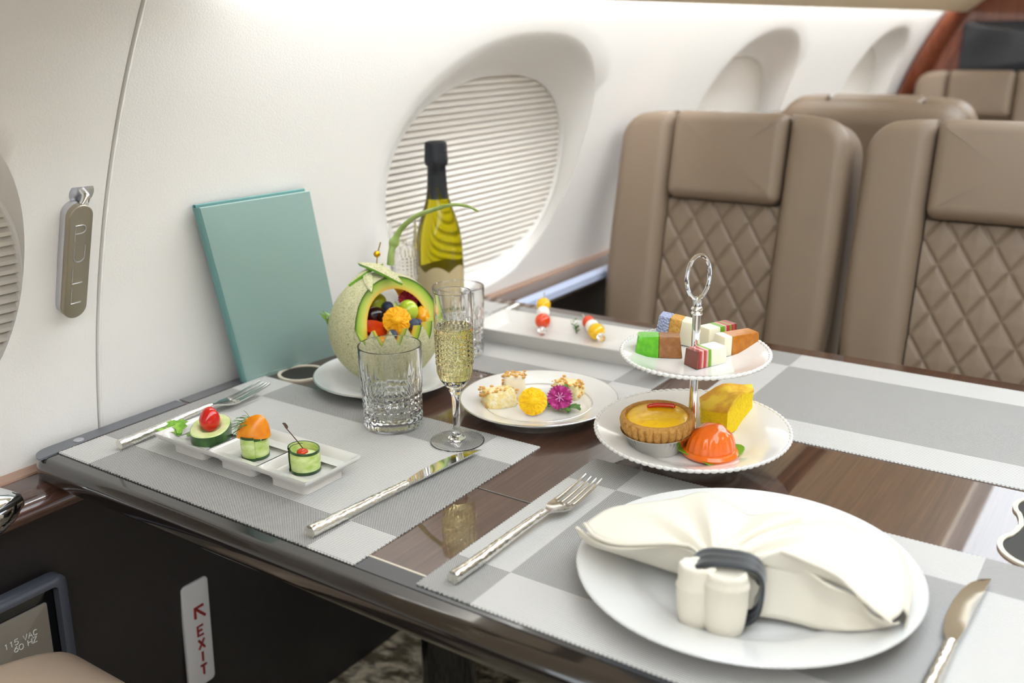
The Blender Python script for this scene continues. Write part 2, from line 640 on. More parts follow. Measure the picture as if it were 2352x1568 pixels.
def flesh_mat(ro, th):
    m = mat('melon_flesh', 'e8a21c', .3, coat=.25, sss=.15)
    n = N(m)
    b = m.node_tree.nodes['Principled BSDF']
    tc = n.new('ShaderNodeTexCoord')
    ln = n.new('ShaderNodeVectorMath', operation='LENGTH')
    n.link(tc.outputs['Object'], ln.inputs[0])
    mr = n.new('ShaderNodeMapRange')
    mr.inputs['From Min'].default_value = ro - th
    mr.inputs['From Max'].default_value = ro
    n.link(ln.outputs['Value'], mr.inputs['Value'])
    r = n.new('ShaderNodeValToRGB')
    e = r.color_ramp.elements
    e[0].position, e[0].color = 0, lin('e8a022')
    e[1].position, e[1].color = 1, lin('2f5a12')
    for p, c in ((.2, 'dfc254'), (.42, 'c8cc60'), (.78, '9cb842'), (.93, '5f8a24')):
        k = e.new(p)
        k.color = lin(c)
    n.link(mr.outputs[0], r.inputs[0])
    n.link(r.outputs[0], b.inputs['Base Color'])
    return m

# ================================================================== SETTING
YC, ZC, RR = -0.1447, 0.5430, 1.205
TZ = 0.72          # table top
FZ = 0.10          # cabin floor


def Wp(x, a, d=0.0):
    t = a / RR
    return Vector((x, YC + (RR + d) * math.cos(t), ZC + (RR + d) * math.sin(t)))


def smooth(t):
    t = max(0., min(1., t))
    return t * t * (3 - 2 * t)


A0, A1 = .138, .86
IN_W, IN_H, IN_A = .267, .170, .370
OUT_W, OUT_H, OUT_A = .306, .246, .416
DTOP, DBOT = .082, .030


def wdepth(v):            # recess depth of the shade plane, v = -1 bottom .. 1 top
    return DBOT + (DTOP - DBOT) * (v + 1) / 2


def se(th, w, h, p=2.25):
    c, s_ = math.cos(th), math.sin(th)
    k = (abs(c) ** p + abs(s_) ** p) ** (-1 / p)
    return w * c * k, h * s_ * k


def wall_cell(b, x0, x1, xc):
    """one stretch of side wall around one window recess"""
    ci = xc + .052            # shade centre
    co = xc - .022           # recess centre
    ang = set(2 * PI * k / 112 for k in range(112))
    for (px, pa) in ((x0, A0), (x1, A0), (x0, A1), (x1, A1)):
        ang.add(math.atan2(pa - OUT_A, px - co) % (2 * PI))
    ang = sorted(ang)
    NR, NO = 14, 8
    rows = []
    for th in ang:
        row = []
        ix, iy = se(th, IN_W, IN_H)
        ox, oy = se(th, OUT_W, OUT_H)
        pi = (ci + ix, IN_A + iy)
        po = (co + ox, OUT_A + oy)
        dv = wdepth(iy / IN_H)
        for k in range(NR + 1):
            t = k / NR
            x = pi[0] + (po[0] - pi[0]) * t
            a = pi[1] + (po[1] - pi[1]) * t
            d = dv * (1 - smooth(t) ** .8)
            row.append(Wp(x, a, d))
        # ray to rectangle
        c, s_ = math.cos(th), math.sin(th)
        tx = ((x1 - co) / c if c > 0 else (x0 - co) / c) if abs(c) > 1e-9 else 1e9
        ta = ((A1 - OUT_A) / s_ if s_ > 0 else (A0 - OUT_A) / s_) if abs(s_) > 1e-9 else 1e9
        t_ = min(tx, ta)
        pr = (co + c * t_, OUT_A + s_ * t_)
        for k in range(1, NO + 1):
            t = k / NO
            row.append(Wp(po[0] + (pr[0] - po[0]) * t, po[1] + (pr[1] - po[1]) * t, 0))
        rows += row
    b.grid(rows, len(ang), NR + NO + 1, cu=True)


wl = sempty('wall_left')
SEAM = .631
WIN = [.256, 1.395, 2.505, 3.665]
b = MB()
wall_cell(b, -.75, SEAM - .003, WIN[0])
for k in range(1, 14):    # rolled edge of the forward panel
    pass
edge = []
na = 60
for (dx, dd) in ((0, 0), (.0007, .0004), (.0012, .0016), (.0013, .010)):
    for j in range(na + 1):
        edge.append(Wp(SEAM - .003 + dx, A0 + (A1 - A0) * j / na, dd))
b.grid(edge, 4, na + 1)
b.grid([Wp(x_, A0 + (A1 - A0) * j / na) for x_ in (-3.0, -.75) for j in range(na + 1)], 2, na + 1)
b.build('wall_panel', M['wall'], wl, angle=60)
b = MB()
for k, (x0, x1) in enumerate(((SEAM + .004, 1.96), (1.96, 3.09), (3.09, 4.32))):
    wall_cell(b, x0, x1, WIN[k + 1])
edge = []
for (dx, dd) in ((0, 0), (-.0012, -.0008), (-.0026, -.0008), (-.0034, .0006), (-.0036, .010)):
    for j in range(na + 1):
        edge.append(Wp(SEAM + .004 + dx, A0 + (A1 - A0) * j / na, dd))
b.grid(edge, 5, na + 1)
b.build('wall_panel', M['wall'], wl, angle=60)
b = MB()
b.grid([Wp(SEAM + dx, A0 + (A1 - A0) * j / na, .011) for dx in (-.02, .02) for j in range(na + 1)], 2, na + 1)
b.build('seam_backing', M['seam'], wl)

# windows: rim + pleated shade
PITCH = .0104
for k, xc in enumerate(WIN):
    w = sempty('window_%d' % (k + 1))
    b = MB()
    cx = xc + .052
    prof = []
    a = IN_A - IN_H - .012
    j = 0
    while a < IN_A + IN_H + .012:          # saw-tooth pleats: long upper face, short under face
        prof.append((a, .0070))
        prof.append((a + PITCH * .16, -.0022))
        prof.append((a + PITCH * .50, -.0008))
        a += PITCH
    nx = 2
    pts = []
    for (a, d) in prof:
        v = max(-1, min(1, (a - IN_A) / IN_H))
        for q in range(nx):
            pts.append(Wp(cx - IN_W - .012 + (2 * IN_W + .024) * q / (nx - 1), a, wdepth(v) + .007 + d))
    b.grid(pts, len(prof), nx)
    q = b.build('pleated_shade', [M['shade'], M['pleat_shadow']], w, smooth=False)
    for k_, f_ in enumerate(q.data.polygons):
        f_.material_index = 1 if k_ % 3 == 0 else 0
    b = MB()
    pts = []
    for i in range(96):
        th = 2 * PI * i / 96
        ix, iy = se(th, IN_W, IN_H)
        d = wdepth(iy / IN_H)
        for (e, dd) in ((.004, -.0005), (0, -.0012), (-.003, .0005), (-.0035, .012)):
            pts.append(Wp(cx + ix * (1 + e / IN_W), IN_A + iy * (1 + e / IN_H), d + dd))
    b.grid(pts, 96, 4, cu=True)
    b.build('window_rim', M['wall'], w)

# ceiling: cream service panel with cove lip, luminous centre recess
c_ = sempty('ceiling')
XA, XB = -3.0, 4.25


def extrude_x(prof, x0=XA, x1=XB, n=2):
    return MB().grid([(x0 + (x1 - x0) * i / (n - 1), y, z) for i in range(n) for (y, z) in prof], n, len(prof))


lip = [(.800, 1.236), (.803, 1.222), (.797, 1.214), (.788, 1.215), (.70, 1.295), (.60, 1.372), (.48, 1.440), (.38, 1.492), (.365, 1.500), (.365, 1.53)]
extrude_x(lip).build('service_panel', M['cream_panel'], c_, angle=50)
extrude_x([(.700, 1.2940), (.665, 1.3210)]).build('vent_slot', M['black'], c_)
extrude_x([(-y, z) for (y, z) in lip]).build('service_panel', M['cream_panel'], c_, angle=50)
extrude_x([(.88, 1.30), (.80, 1.33), (.365, 1.60), (.35, 1.64), (-.35, 1.64), (-.365, 1.60), (-.80, 1.33), (-.88, 1.30)]).build('ceiling_shell', M['white'], c_)

MB().slab(rrect(1.36, .20, .02), 0, .05, .008, 3, lambda v: Vector((v.x - .055, v.y + .70, v.z + 1.217))).build('light_blocker', M['cream_panel'], c_)  # unseen box added to shade the top of the forward wall panel

# opposite side of the cabin (seen only in reflections) and floor
struct(extrude_x([(YC * 2 - Wp(0, A0 + (A1 - A0) * j / 20).y - .02, Wp(0, A0 + (A1 - A0) * j / 20).z) for j in range(21)] ).build('wall_right', M['wall']))
struct(MB().box((.65, 0, FZ - .02), (7.4, 2.9, .04)).build('floor', M['carpet'], smooth=False))

# side ledge under the windows
tr = sempty('trim_1')
extrude_x([(1.058, .7035), (1.050, .7015), (1.036, .6985), (1.0345, .695)]).build('copper_strip', M['copper'], tr)
extrude_x([(1.0365, .6965), (1.012, .6955), (.995, .692), (.985, .685), (.981, .675), (.985, .666), (1.000, .661), (1.012, .655)], -3, 4.2).build('ledge_cap', M['ledge_wood'], tr, angle=60)
extrude_x([(.992, .6945), (.983, .6925), (.978, .6885), (.9775, .6765), (.981, .673), (.990, .676)], 1.41, 4.2).build('edge_strip', mat('pale_blue_trim', 'c3cfec', .3, coat=.5), tr)
extrude_x([(1.012, .657), (1.03, .62), (1.036, .45), (1.06, .25), (1.09, FZ)]).build('side_panel', M['panel'], tr, angle=60)

# forward bulkhead behind the camera, aft bulkhead
struct(MB().box((-3.02, 0, .95), (.04, 2.9, 1.8)).build('wall_front', M['white'], smooth=False))
wb = sempty('wall_back')
XBK = 4.22
pts = []
for j in range(25):
    a = A0 + (A1 - .10 - A0) * j / 24
    for (dx, dy) in ((-.10, -.004), (-.115, -.02), (-.10, -.05), (0, -.075), (.0, -.12)):
        p = Wp(XBK + dx, a)
        pts.append((p.x, p.y + dy, p.z))
MB().grid(pts, 25, 5).build('curved_edge', M['mahogany'], wb, angle=60)
MB().box((XBK + .03, .25, .9), (.04, 1.6, 1.6)).build('bulkhead_board', M['mahogany'], wb, smooth=False)
fr = lambda v: Vector((XBK + .02 - v.z, .17 + v.x, 1.085 + v.y))
MB().slab(rrect(1.26, .19, .02), 0, .03, .006, 3, fr).build('screen_panel', M['screen'], wb)

# ================================================================== SIDE FITTINGS
# pull handle of the exit hatch, on the forward wall panel
def wall_frame(x, a):
    o = Wp(x, a, 0)
    t = a / RR
    up = Vector((0, -math.sin(t), math.cos(t)))
    nrm = Vector((0, -math.cos(t), -math.sin(t)))
    return lambda v: o + Vector((1, 0, 0)) * v.x + up * v.y + nrm * v.z


h = thing('pull_handle', 'grey metal hatch release bar on the cream wall, engraved with a vertical word', 'handle', Wp(.592, .414, 0))
inv = Matrix.Translation(Wp(.592, .414, 0)).inverted()
wf0 = wall_frame(.592, .414)
wf = lambda v: inv @ wf0(v)
bar_ = MB().slab(rrect(.028, .138, .0139, 10, 0, -.006), .004, .0165, .0016, 3, wf).build('bar', [M['satin']], h)
MB().slab(rrect(.0285, .137, .0141, 10, -.0005, -.0055), .0, .010, .001, 2, wf).build('bar_back', M['satin_side'], h)
MB().slab(circ(.0150, 32, .008, .071), -.001, .0025, .0012, 2, wf).build('cup', M['satin_side'], h)
MB().tube([wf(p) for p in spline([(.008, .072, .001), (.009, .069, .007), (.006, .063, .0105), (.002, .057, .011)], 6)], .0048, 12).build('hinge_pin', M['chrome'], h)
for ch, oy in (('P', .021), ('U', -.004), ('L', -.030), ('L', -.055)):
    letter(ch, .0128, .0007, lambda v: wf(Vector((v.x, v.y, .0166))), -.0066, oy).build('engraved_letter', M['satin_side'], bar_)

# power outlet plate low on the side panel
o = thing('outlet_panel', 'grey framed power outlet plate marked 115 VAC 60 HZ on the dark side panel', 'outlet', (.4045, 1.028, .45))
pf = lambda v: Vector((v.x, -v.y * .06 - v.z, v.y))      # local: x along cabin, y up, z out
ol = rrect(.27, .26, .018, 6, 0, 0)
il = rrect(.242, .232, .006, 6, 0, 0)
b = MB()
for (z, s0, s1) in ():
    pass
n_ = len(ol)
rows = []
for (src, ins, z) in ((ol, 0, 0), (ol, 0, .010), (ol, .0, .014), (il, 0, .014), (il, 0, .002)):
    for p in src:
        k = .97 if (src is ol and z == .014) else 1
        rows.append(pf(Vector((p[0] * k, p[1] * k, z))))
b.grid(rows, 5, n_, cv=True)
b.build('frame', M['frame_grey'], o, angle=50)
MB().slab(rrect(.242, .232, .006), -.004, .001, .001, 2, pf).build('recess', M['black'], o)
plt_ = MB().slab(rrect(.21, .20, .003, 4, .0055, -.004), .001, .004, .001, 2, pf).build('plate', M['plate_taupe'], o)
for (txt, ox, oy) in (('115 VAC', .055, .0615), ('60 HZ', .0655, .0525)):
    x = ox
    for ch in txt:
        if ch != ' ':
            letter(ch, .0047, .0005, pf, x, oy).build('lettering', M['print_white'], plt_).location = (0, -.0042, 0)
        x += .0060 if ch != ' ' else .0045

# EXIT sign
o = thing('exit_sign', 'white exit placard with red arrow on the dark side panel below the table', 'sign', (.725, 1.045, .372))
sf = lambda v: Vector((v.x, -v.y * .06 - v.z, v.y))
plc_ = MB().slab(rrect(.044, .170, .007, 6, 0, .004), .0, .007, .002, 3, sf).build('placard', M['sign'], o)
x = 0
for ch, oy in (('E', .002), ('X', -.020), ('I', -.041), ('T', -.063)):
    letter(ch, .0100, .0018, sf, -.002, oy).build('lettering', M['red_print'], plc_).location = (0, -.0072, 0)
b = MB()
for st in ([(-.007, .032), (-.007, .048), (.007, .048)], [(-.006, .047), (.009, .030)]):
    b.tube([sf(Vector((p[0] + .003, p[1], 0))) for p in st], .0022, 6)
b.build('arrow', M['red_print'], plc_).location = (0, -.0072, 0)

# armrest of the near seat
o = thing('seat_armrest', 'rounded beige leather armrest end at the foot of the outlet plate', 'armrest', (0.262, .875, .165))
ar = spline([(.24, .30, 0), (.215, .375, 0), (.12, .405, 0), (0, .415, 0), (-.25, .415, 0)], 8)
out = [(p.x, p.y) for p in ar] + [(-.25, .30), (0, .295)]
out = [(p[0], p[1]) for p in out][::1]
f2 = lambda v: Vector((v.x, v.z, v.y))
MB().slab(out, -.075, .062, .028, 6, f2).build('arm_pad', leather('pale_taupe_leather', 'c0aa94', .45, 700, .25), o, angle=80)
sp = spline([(.235, .325, 0), (.19, .372, 0), (.10, .392, 0), (-.2, .402, 0)], 8)
MB().tube([Vector((p.x + .004, -.072 + .0, p.y - .02)) for p in sp], .0012, 6).build('seam', M['seam'], o)
MB().box((0, -.005, .117), (.18, .10, .36)).build('pedestal', M['panel'], o)
# chrome pocket on the ledge
o = thing('chrome_pocket', 'curved chrome finger pull wrapped over the dark wooden ledge edge', 'handle', (0.405, 1.003, .688))
pts = []
for i in range(13):
    t = i / 12
    for j in range(13):
        a = math.radians(-60 + 175 * j / 12)
        rr = .030 * (1 if i < 9 else math.sqrt(max(.02, 1 - ((i - 9) / 3.2) ** 2)))
        pts.append((-.11 + .20 * t, -.006 - rr * math.cos(a) * .82, rr * math.sin(a) * .95 + .002))
MB().grid(pts, 13, 13).build('shell', M['chrome'], o)

# ================================================================== TABLE
tb = thing('dining_table', 'glossy dark wood cabin table with grey lip and inlay lines under the placemats', 'table', (0.95, .40, FZ))
TL = Vector((.95, .40, FZ))
YR = -.60
out = [(1.38, YR), (1.38, 1.040)] + arc2(.560, 1.0105, .030, 90, 180, 8) + [(.530, YR)]
tl = lambda v: Vector((v.x, v.y, v.z)) - TL


def densify(o, step=.05):
    r = []
    n = len(o)
    for i in range(n):
        a, c = Vector(o[i]), Vector(o[(i + 1) % n])
        m = max(1, int((c - a).length / step))
        for k in range(m):
            r.append(tuple(a.lerp(c, k / m)))
    return r


MB().slab(out, TZ - .034, TZ - .0006, .013, 6, tl, rb=.016).build('table_rim', M['edge'], tb, angle=70)
out2 = [(1.37, YR), (1.37, 1.030)] + [(.5765, 1.030), (.5765, YR)]
MB().slab(out2, TZ - .004, TZ, .0006, 1, tl).build('table_top', M['table'], tb, smooth=False)
MB().box(tl(Vector((.5655, (YR + 1.028) / 2, TZ - .0012))), (.0215, 1.028 - YR, .0025)).build('dark_border', M['dark_band'], tb, smooth=False)
MB().box(tl(Vector((.5763, (YR + 1.028) / 2, TZ - .0009))), (.0022, 1.028 - YR, .0020)).build('inlay_line', M['cream_inlay'], tb, smooth=False)
MB().box(tl(Vector((.7402, (YR + 1.02) / 2, TZ - .0009))), (.0016, 1.02 - YR, .00202)).build('leaf_joint', M['black'], tb, smooth=False)
MB().box(tl(Vector((.7416, (YR + 1.02) / 2, TZ - .0009))), (.0010, 1.02 - YR, .00208)).build('joint_trim', M['chrome'], tb, smooth=False)
# satin strip along the wall side with a screw
so = arc2(.557, 1.0145, .024, 90, 180, 6) + [(.534, 1.0135)] + [(.60, 1.0175), (.735, 1.0175), (.735, 1.0385)]
MB().slab(so[::-1], TZ - .001, TZ + .0008, .0004, 1, tl).build('side_strip', M['strip'], tb)
MB().box(tl(Vector((1.06, 1.027, TZ))), (.64, .021, .0016)).build('side_strip', M['edge_lip'], tb, smooth=False)
MB().slab(circ(.006, 20), 0, .0012, .0006, 2, lambda v: tl(Vector((v.x + .589, v.y + 1.026, v.z + TZ + .0006)))).build('screw', M['satin_side'], tb)


def ring_obj(outer, inner, name_r, name_h, dz=.0022):
    n = len(outer)
    b = MB()
    rows = []
    for (src, z) in ((outer, -.002), (outer, dz), (inner, dz), (inner, -.004)):
        rows += [tl(Vector((p[0], p[1], TZ + z))) for p in src]
    b.grid(rows, 4, n, cv=True)
    r = b.build(name_r, M['cream_inlay'], tb, angle=40)
    b = MB()
    rows = [tl(Vector((p[0], p[1], TZ + .0006))) for p in inner]
    b.add(rows, [tuple(range(n))])
    b.build(name_h, mat_cup, r, smooth=False)


mat_cup = mat('cup_well_lining', '2e2b24', .6)
ring_obj(circ(.0335, 40, .8985, .9760), circ(.0290, 40, .8985, .9760), 'cup_holder', 'lining')
pk = []


def fig8(r1, r2, cx, cy, gap, neck, n=12):
    """two lobed outline along x"""
    pts = arc2(cx + gap, cy, r1, -125, 125, n * 2)
    pts += [(cx + .0, cy + neck)]
    pts += arc2(cx - gap, cy, r2, 55, 305, n * 2)
    pts += [(cx + .0, cy - neck)]
    s_ = spline([(p[0], p[1], 0) for p in pts + [pts[0]]], 2)[:-1]
    return [(p.x, p.y) for p in s_]


ring_obj(fig8(.037, .037, .949, .055, .043, .026), fig8(.0325, .0325, .949, .055, .043, .0215), 'double_cup_holder', 'lining')
MB().tube([(.035, .405, 0), (.035, .405, .30), (.035, .405, .587)], [.044, .038, .038], 28).build('leg', M['black'], tb)
MB().slab(rrect(.20, .20, .03), 0, .012, .004, 2, lambda v: Vector((v.x + .035, v.y + .405, v.z))).build('foot_plate', M['black'], tb)
MB().box((.0, .25, .577), (.50, .70, .02)).build('under_frame', M['black'], tb, smooth=False)

# placemats -----------------------------------------------------------------
MW, MD = .3064, .4540


def placemat(x, y, m, label, rz=0):
    b = MB()
    out = []
    hx, hy = MW / 2, MD / 2
    nt = 112

    def side(p0, p1, nrm, n):
        for k in range(n):
            t = k / n
            q = Vector(p0).lerp(Vector(p1), t)
            out.append(tuple(q + Vector(nrm) * (.0007 if k % 2 else -.0005)))
    side((hx, -hy), (hx, hy), (1, 0), 2 * nt)
    side((hx, hy), (-hx, hy), (0, 1), 2 * 76)
    side((-hx, hy), (-hx, -hy), (-1, 0), 2 * nt)
    side((-hx, -hy), (hx, -hy), (0, -1), 2 * 76)
    n = len(out)
    vs = [(p[0], p[1], .0002) for p in out] + [(p[0], p[1], .0013) for p in out] + [(p[0] * .992, p[1] * .994, .0017) for p in out]
    b.grid(vs, 3, n, cv=True)
    b.f.append(tuple(2 * n + i for i in range(n)))
    o = b.build('placemat', m, None, smooth=False, loc=(x, y, TZ), rot=(0, 0, rz))
    return tag(o, label, 'placemat', 'woven placemats on the table')


placemat(.7085, .7853, M['weaveA'], 'grey and white woven placemat under the three canape dish, its corners white')
placemat(.7140, .2640, M['weaveB'], 'grey and white woven placemat under the big napkin plate, its corners grey')
placemat(1.1900, .7630, M['weaveA'], 'grey woven placemat under the long skewer plate, facing the left taupe seat', .0)
placemat(1.1850, .2480, M['weaveB'], 'bare grey woven placemat with pale borders beside the cake stand, facing the right seat', .005)
MZ = TZ + .0018        # top of a placemat
# ================================================================== SEATS
def seat(label):
    """aircraft seat facing -x; origin on the floor under the front of the backrest"""
    t = thing('cabin_seat', label, 'seat', (0, 0, 0), group='taupe quilted cabin seats')
    lean = math.radians(11.5)
    o0 = Vector((0, 0, .385))
    up = Vector((math.sin(lean), 0, math.cos(lean)))
    out = Vector((-math.cos(lean), 0, math.sin(lean)))
    fr = lambda v: o0 + Vector((0, -1, 0)) * v.x + up * v.y + out * v.z     # x to the viewer's right, y up, z towards viewer
    # shell behind everything
    sh = [(-.20, 0), (.20, 0)] + [(.228, .10), (.226, .36)] + arc2(.160, .472, .062, 5, 90, 6) + arc2(-.160, .472, .062, 90, 175, 6) + [(-.226, .36), (-.228, .10)]
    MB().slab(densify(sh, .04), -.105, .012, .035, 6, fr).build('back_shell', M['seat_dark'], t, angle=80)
    for s_ in (1, -1):
        bo = [(.116, -.005), (.19, .0), (.220, .06), (.229, .16), (.231, .30)] + arc2(.169, .472, .060, 8, 78, 8) + [(.150, .5345), (.116, .536)]
        bo = densify(bo, .03)
        if s_ < 0:
            bo = [(-p[0], p[1]) for p in bo][::-1]
        MB().slab(bo, -.02, .058, .026, 7, fr).build('bolster', M['seat'], t, angle=80)
        ed = spline([(.192 * s_, .512, .050), (.216 * s_, .47, .047), (.218 * s_, .38, .047), (.215 * s_, .2, .047), (.206 * s_, .06, .047)], 8)
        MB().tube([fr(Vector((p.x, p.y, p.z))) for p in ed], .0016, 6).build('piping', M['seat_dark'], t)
    hr = densify(rrect(.226, .168, .018, 5, 0, .452), .03)
    MB().slab(hr, -.02, .062, .022, 7, fr).build('headrest', M['seat'], t, angle=80)
    # quilted panel: puffed diamonds
    nu, nv = 97, 150
    pts = []
    dw, dh = .0565, .083
    for i in range(nu):
        for j in range(nv):
            x = -.113 + .226 * i / (nu - 1)
            y = -.01 + .375 * j / (nv - 1)
            u = (x / dw + y / dh) % 1
            v = (x / dw - y / dh) % 1
            e = min(min(u, 1 - u), min(v, 1 - v)) * 2
            z = .025 + .0060 * (1 - (1 - min(1, e * 4.5)) ** 2.0) + .0022 * min(1, e)
            pts.append(fr(Vector((x, y, z))))
    MB().grid(pts, nu, nv).build('quilted_panel', M['seat'], t, angle=80)
    # cushion, arms and base, mostly hidden by the table
    cf = lambda v: Vector((-.03 - v.y, -v.x, .27 + v.z))
    MB().slab(densify(rrect(.40, .44, .05, 5, 0, .20), .05), 0, .115, .04, 6, cf).build('seat_cushion', M['seat'], t, angle=80)
    for s_ in (1, -1):
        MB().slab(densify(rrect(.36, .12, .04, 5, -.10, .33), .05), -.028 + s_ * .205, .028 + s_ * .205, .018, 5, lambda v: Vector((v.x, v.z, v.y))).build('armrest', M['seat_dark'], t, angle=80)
    MB().slab(rrect(.36, .30, .03, 4, -.2, 0), 0, .27, .01, 3).build('base', M['panel'], t)
    return t


SX = 1.745
s1 = seat('taupe quilted seat directly behind the skewer plate, next to the window wall')
s1.location = (SX, .735, FZ)
s2 = copy_tree(s1)
s2['label'] = 'taupe quilted seat cut by the photo edge, facing the bare placemat'
s2.location = (SX, .250, FZ)
s3 = copy_tree(s1)
s3['label'] = 'taupe seat seen from its rounded back, rising behind the two front seats'
s3.location = (2.60, .655, FZ - .008)
s3.rotation_euler = (0, 0, PI)
s4 = copy_tree(s1)
s4['label'] = 'far taupe seat at the bulkhead under the dark screen'
s4.location = (3.98, .685, FZ - .01)
# folded armrest console beside window, behind the front seats
o = thing('window_console', 'low beige console top with bright chrome ashtray between window wall and rear seat', 'console', (2.62, .955, FZ))
MB().slab(densify(rrect(.34, .115, .03, 5), .04), 0, .845, .022, 5).build('console_body', M['seat'], o, angle=80)
MB().slab(rrect(.11, .045, .012), .8445, .853, .004, 3, lambda v: Vector((v.x - .06, v.y, v.z))).build('ashtray_lid', M['chrome'], o)

# ================================================================== PLATES
def plate_profile(r, h, well, th=.004, foot=.55):
    """closed lathe profile from the underside centre, out over the rim and back to the top centre"""
    p = [(0, .003), (r * foot * .9, .003), (r * foot * .94, 0), (r * foot, 0), (r * foot + .002, .003)]
    p += [(well * 1.02, h * .30), (r * .93, h * .86), (r - .0015, h - .0022), (r, h - .0008), (r - .0012, h + .0006)]
    p += [(r * .93, h - .0006 + .0), (well + .010, h * .55 + th * .45), (well, h * .40 + th * .25), (well - .006, .0068), (well - .014, .0062), (0, .0060)]
    return p


def plate(name, label, x, y, z, r, h, well, m, cat='plate', lines=None, foot=.62, group=None):
    t = thing(name, label, cat, (x, y, z), group=group)
    MB().lathe(plate_profile(r, h, well, foot=foot), 96).build('dish', m, t, angle=30)
    for (rl, zl, w) in (lines or []):
        b = MB()
        pr = [(rl + w * math.cos(a), zl + w * .5 * math.sin(a)) for a in [2 * PI * k / 6 for k in range(7)]]
        b.lathe(pr, 96).build('silver_line', M['silver'], t)
    return t


plate('dinner_plate', 'large plain white dinner plate holding the ringed napkin', .709, .2552, MZ, .1418, .0215, .092, M['porcelain_cool'])
RIML = [(.0972, .0182, .0009), (.0668, .0107, .0005)]
plate('dessert_plate', 'white silver-rimmed plate of pastries with yellow flower', .9590, .6236, TZ, .0976, .0180, .062, M['porcelain'], lines=RIML, group='silver-rimmed dessert plates')
plate('dessert_plate', 'white silver-rimmed plate under the carved melon', .9300, .8461, TZ, .0979, .0180, .056, M['porcelain_cool'], lines=RIML[:1], group='silver-rimmed dessert plates')

# three-section canape dish ---------------------------------------------------
DX0, DX1, DY0, DY1 = .6165, .6965, .6790, .9175
t = thing('canape_dish', 'long white three-section dish holding the cucumber canapes', 'dish', (.6565, .798, MZ), (0, 0, 0))
L3 = (DY1 - DY0) / 3
b = MB()
pts = []
wx = (DX1 - DX0) / 2
hy = (DY1 - DY0) / 2
nX, nY = 17, 49


def dish_top(x, y):
    # height of the upper surface
    ex = max(0., 1 - (wx - abs(x)) / .016)
    q = (y + hy) / L3
    fy = abs(q - round(q)) * L3
    edge_y = round(q) in (0, 3)
    ey = max(0., 1 - fy / (.016 if edge_y else .013))
    top = .0225 if (edge_y) else .0175
    zy = .009 + (top - .009) * smooth(ey)
    zx = .009 + (.0225 - .009) * smooth(ex)
    return max(zx, zy)


ys = []
for i in range(3):
    ys += [-hy + L3 * i + L3 * k / 18 for k in range(18)]
ys.append(hy)
xs = [-wx + 2 * wx * k / 22 for k in range(23)]
pts = [Vector((x, y, dish_top(x, y))) for y in ys for x in xs]
b.grid(pts, len(ys), len(xs))
# underside: outer lip and three tapered feet
per = [(x, -hy) for x in xs] + [(wx, y) for y in ys[1:]] + [(x, hy) for x in xs[::-1][1:]] + [(-wx, y) for y in ys[::-1][1:-1]]
n = len(per)
b.grid([Vector((p[0], p[1], .0225)) for p in per] + [Vector((p[0] * 1.005, p[1] * 1.002, .0205)) for p in per] + [Vector((p[0] * .93, p[1] * .975, .0155)) for p in per] + [Vector((p[0] * .5, p[1] * .9, .0135)) for p in per], 4, n, cv=True)
for i in range(3):
    cy = -hy + L3 * (i + .5)
    lo = rrect(wx * 2 * .70, L3 * .66, .006, 4, 0, cy)
    hi = rrect(wx * 2 * .84, L3 * .90, .006, 4, 0, cy)
    nn = len(lo)
    o_ = len(b.v)
    b.grid([Vector((p[0], p[1], 0)) for p in lo] + [Vector((p[0], p[1], .007)) for p in lo] + [Vector((p[0], p[1], .0165)) for p in hi], 3, nn, cv=True)
    b.f.append(tuple(o_ + k for k in range(nn)))
b.build('dish_body', M['porcelain'], t, angle=45)

DZ = MZ + .0098        # floor of the dish sections


def slice_out(a, c, n=36, p=2.4):
    return [se(2 * PI * k / n, a, c, p) for k in range(n)]


# 1 cucumber boat with cherry tomato
t = thing('cucumber_slice', 'thick oval cucumber slice with dark green skin under the red tomato', 'canape', (.6590, .8725, DZ), (0, math.radians(-4), math.radians(38)))
ol = slice_out(.0305, .0212)
b = MB()
n = len(ol)
rows = [Vector((p[0] * .93, p[1] * .93, 0)) for p in ol] + [Vector((p[0], p[1], .002)) for p in ol] + [Vector((p[0] * 1.02, p[1] * 1.02, .009)) for p in ol] + [Vector((p[0] * 1.0, p[1] * 1.0, .017)) for p in ol]
b.grid(rows, 4, n, cv=True).build('skin', M['cuc_skin'], t)
b = MB()
rows = [Vector((p[0] * k, p[1] * k, z)) for (k, z) in ((.995, .0168), (.95, .0180), (.62, .0176), (.50, .0160), (.40, .0125), (.02, .0115)) for p in ol]
b.grid(rows, 6, n, cv=True).build('flesh', M['cuc_flesh'], t)
tag(MB().ell((0, 0, .0125), (.0118, .0118, .0148), 24, 16, fn=lambda v: Vector((v.x * (1 - .16 * max(0, v.z)), v.y * (1 - .16 * max(0, v.z)), v.z))).build('cherry_tomato', M['tomato'], None, loc=(.6580, .8730, DZ + .0125), rot=(.05, .05, 0)), 'red cherry tomato seated upright in the oval cucumber slice', 'tomato')


def leaf_sprig(name, label, loc, blades, m=None, cat='herb', rot=(0, 0, 0)):
    """blades: list of (base xyz, tip xyz, width)"""
    t = thing(name, label, cat, loc, rot)
    for (a, c, w) in blades:
        leaf_mesh(Vector(a), Vector(c), w).build('leaf', m or M['leaf'], t)
    return t


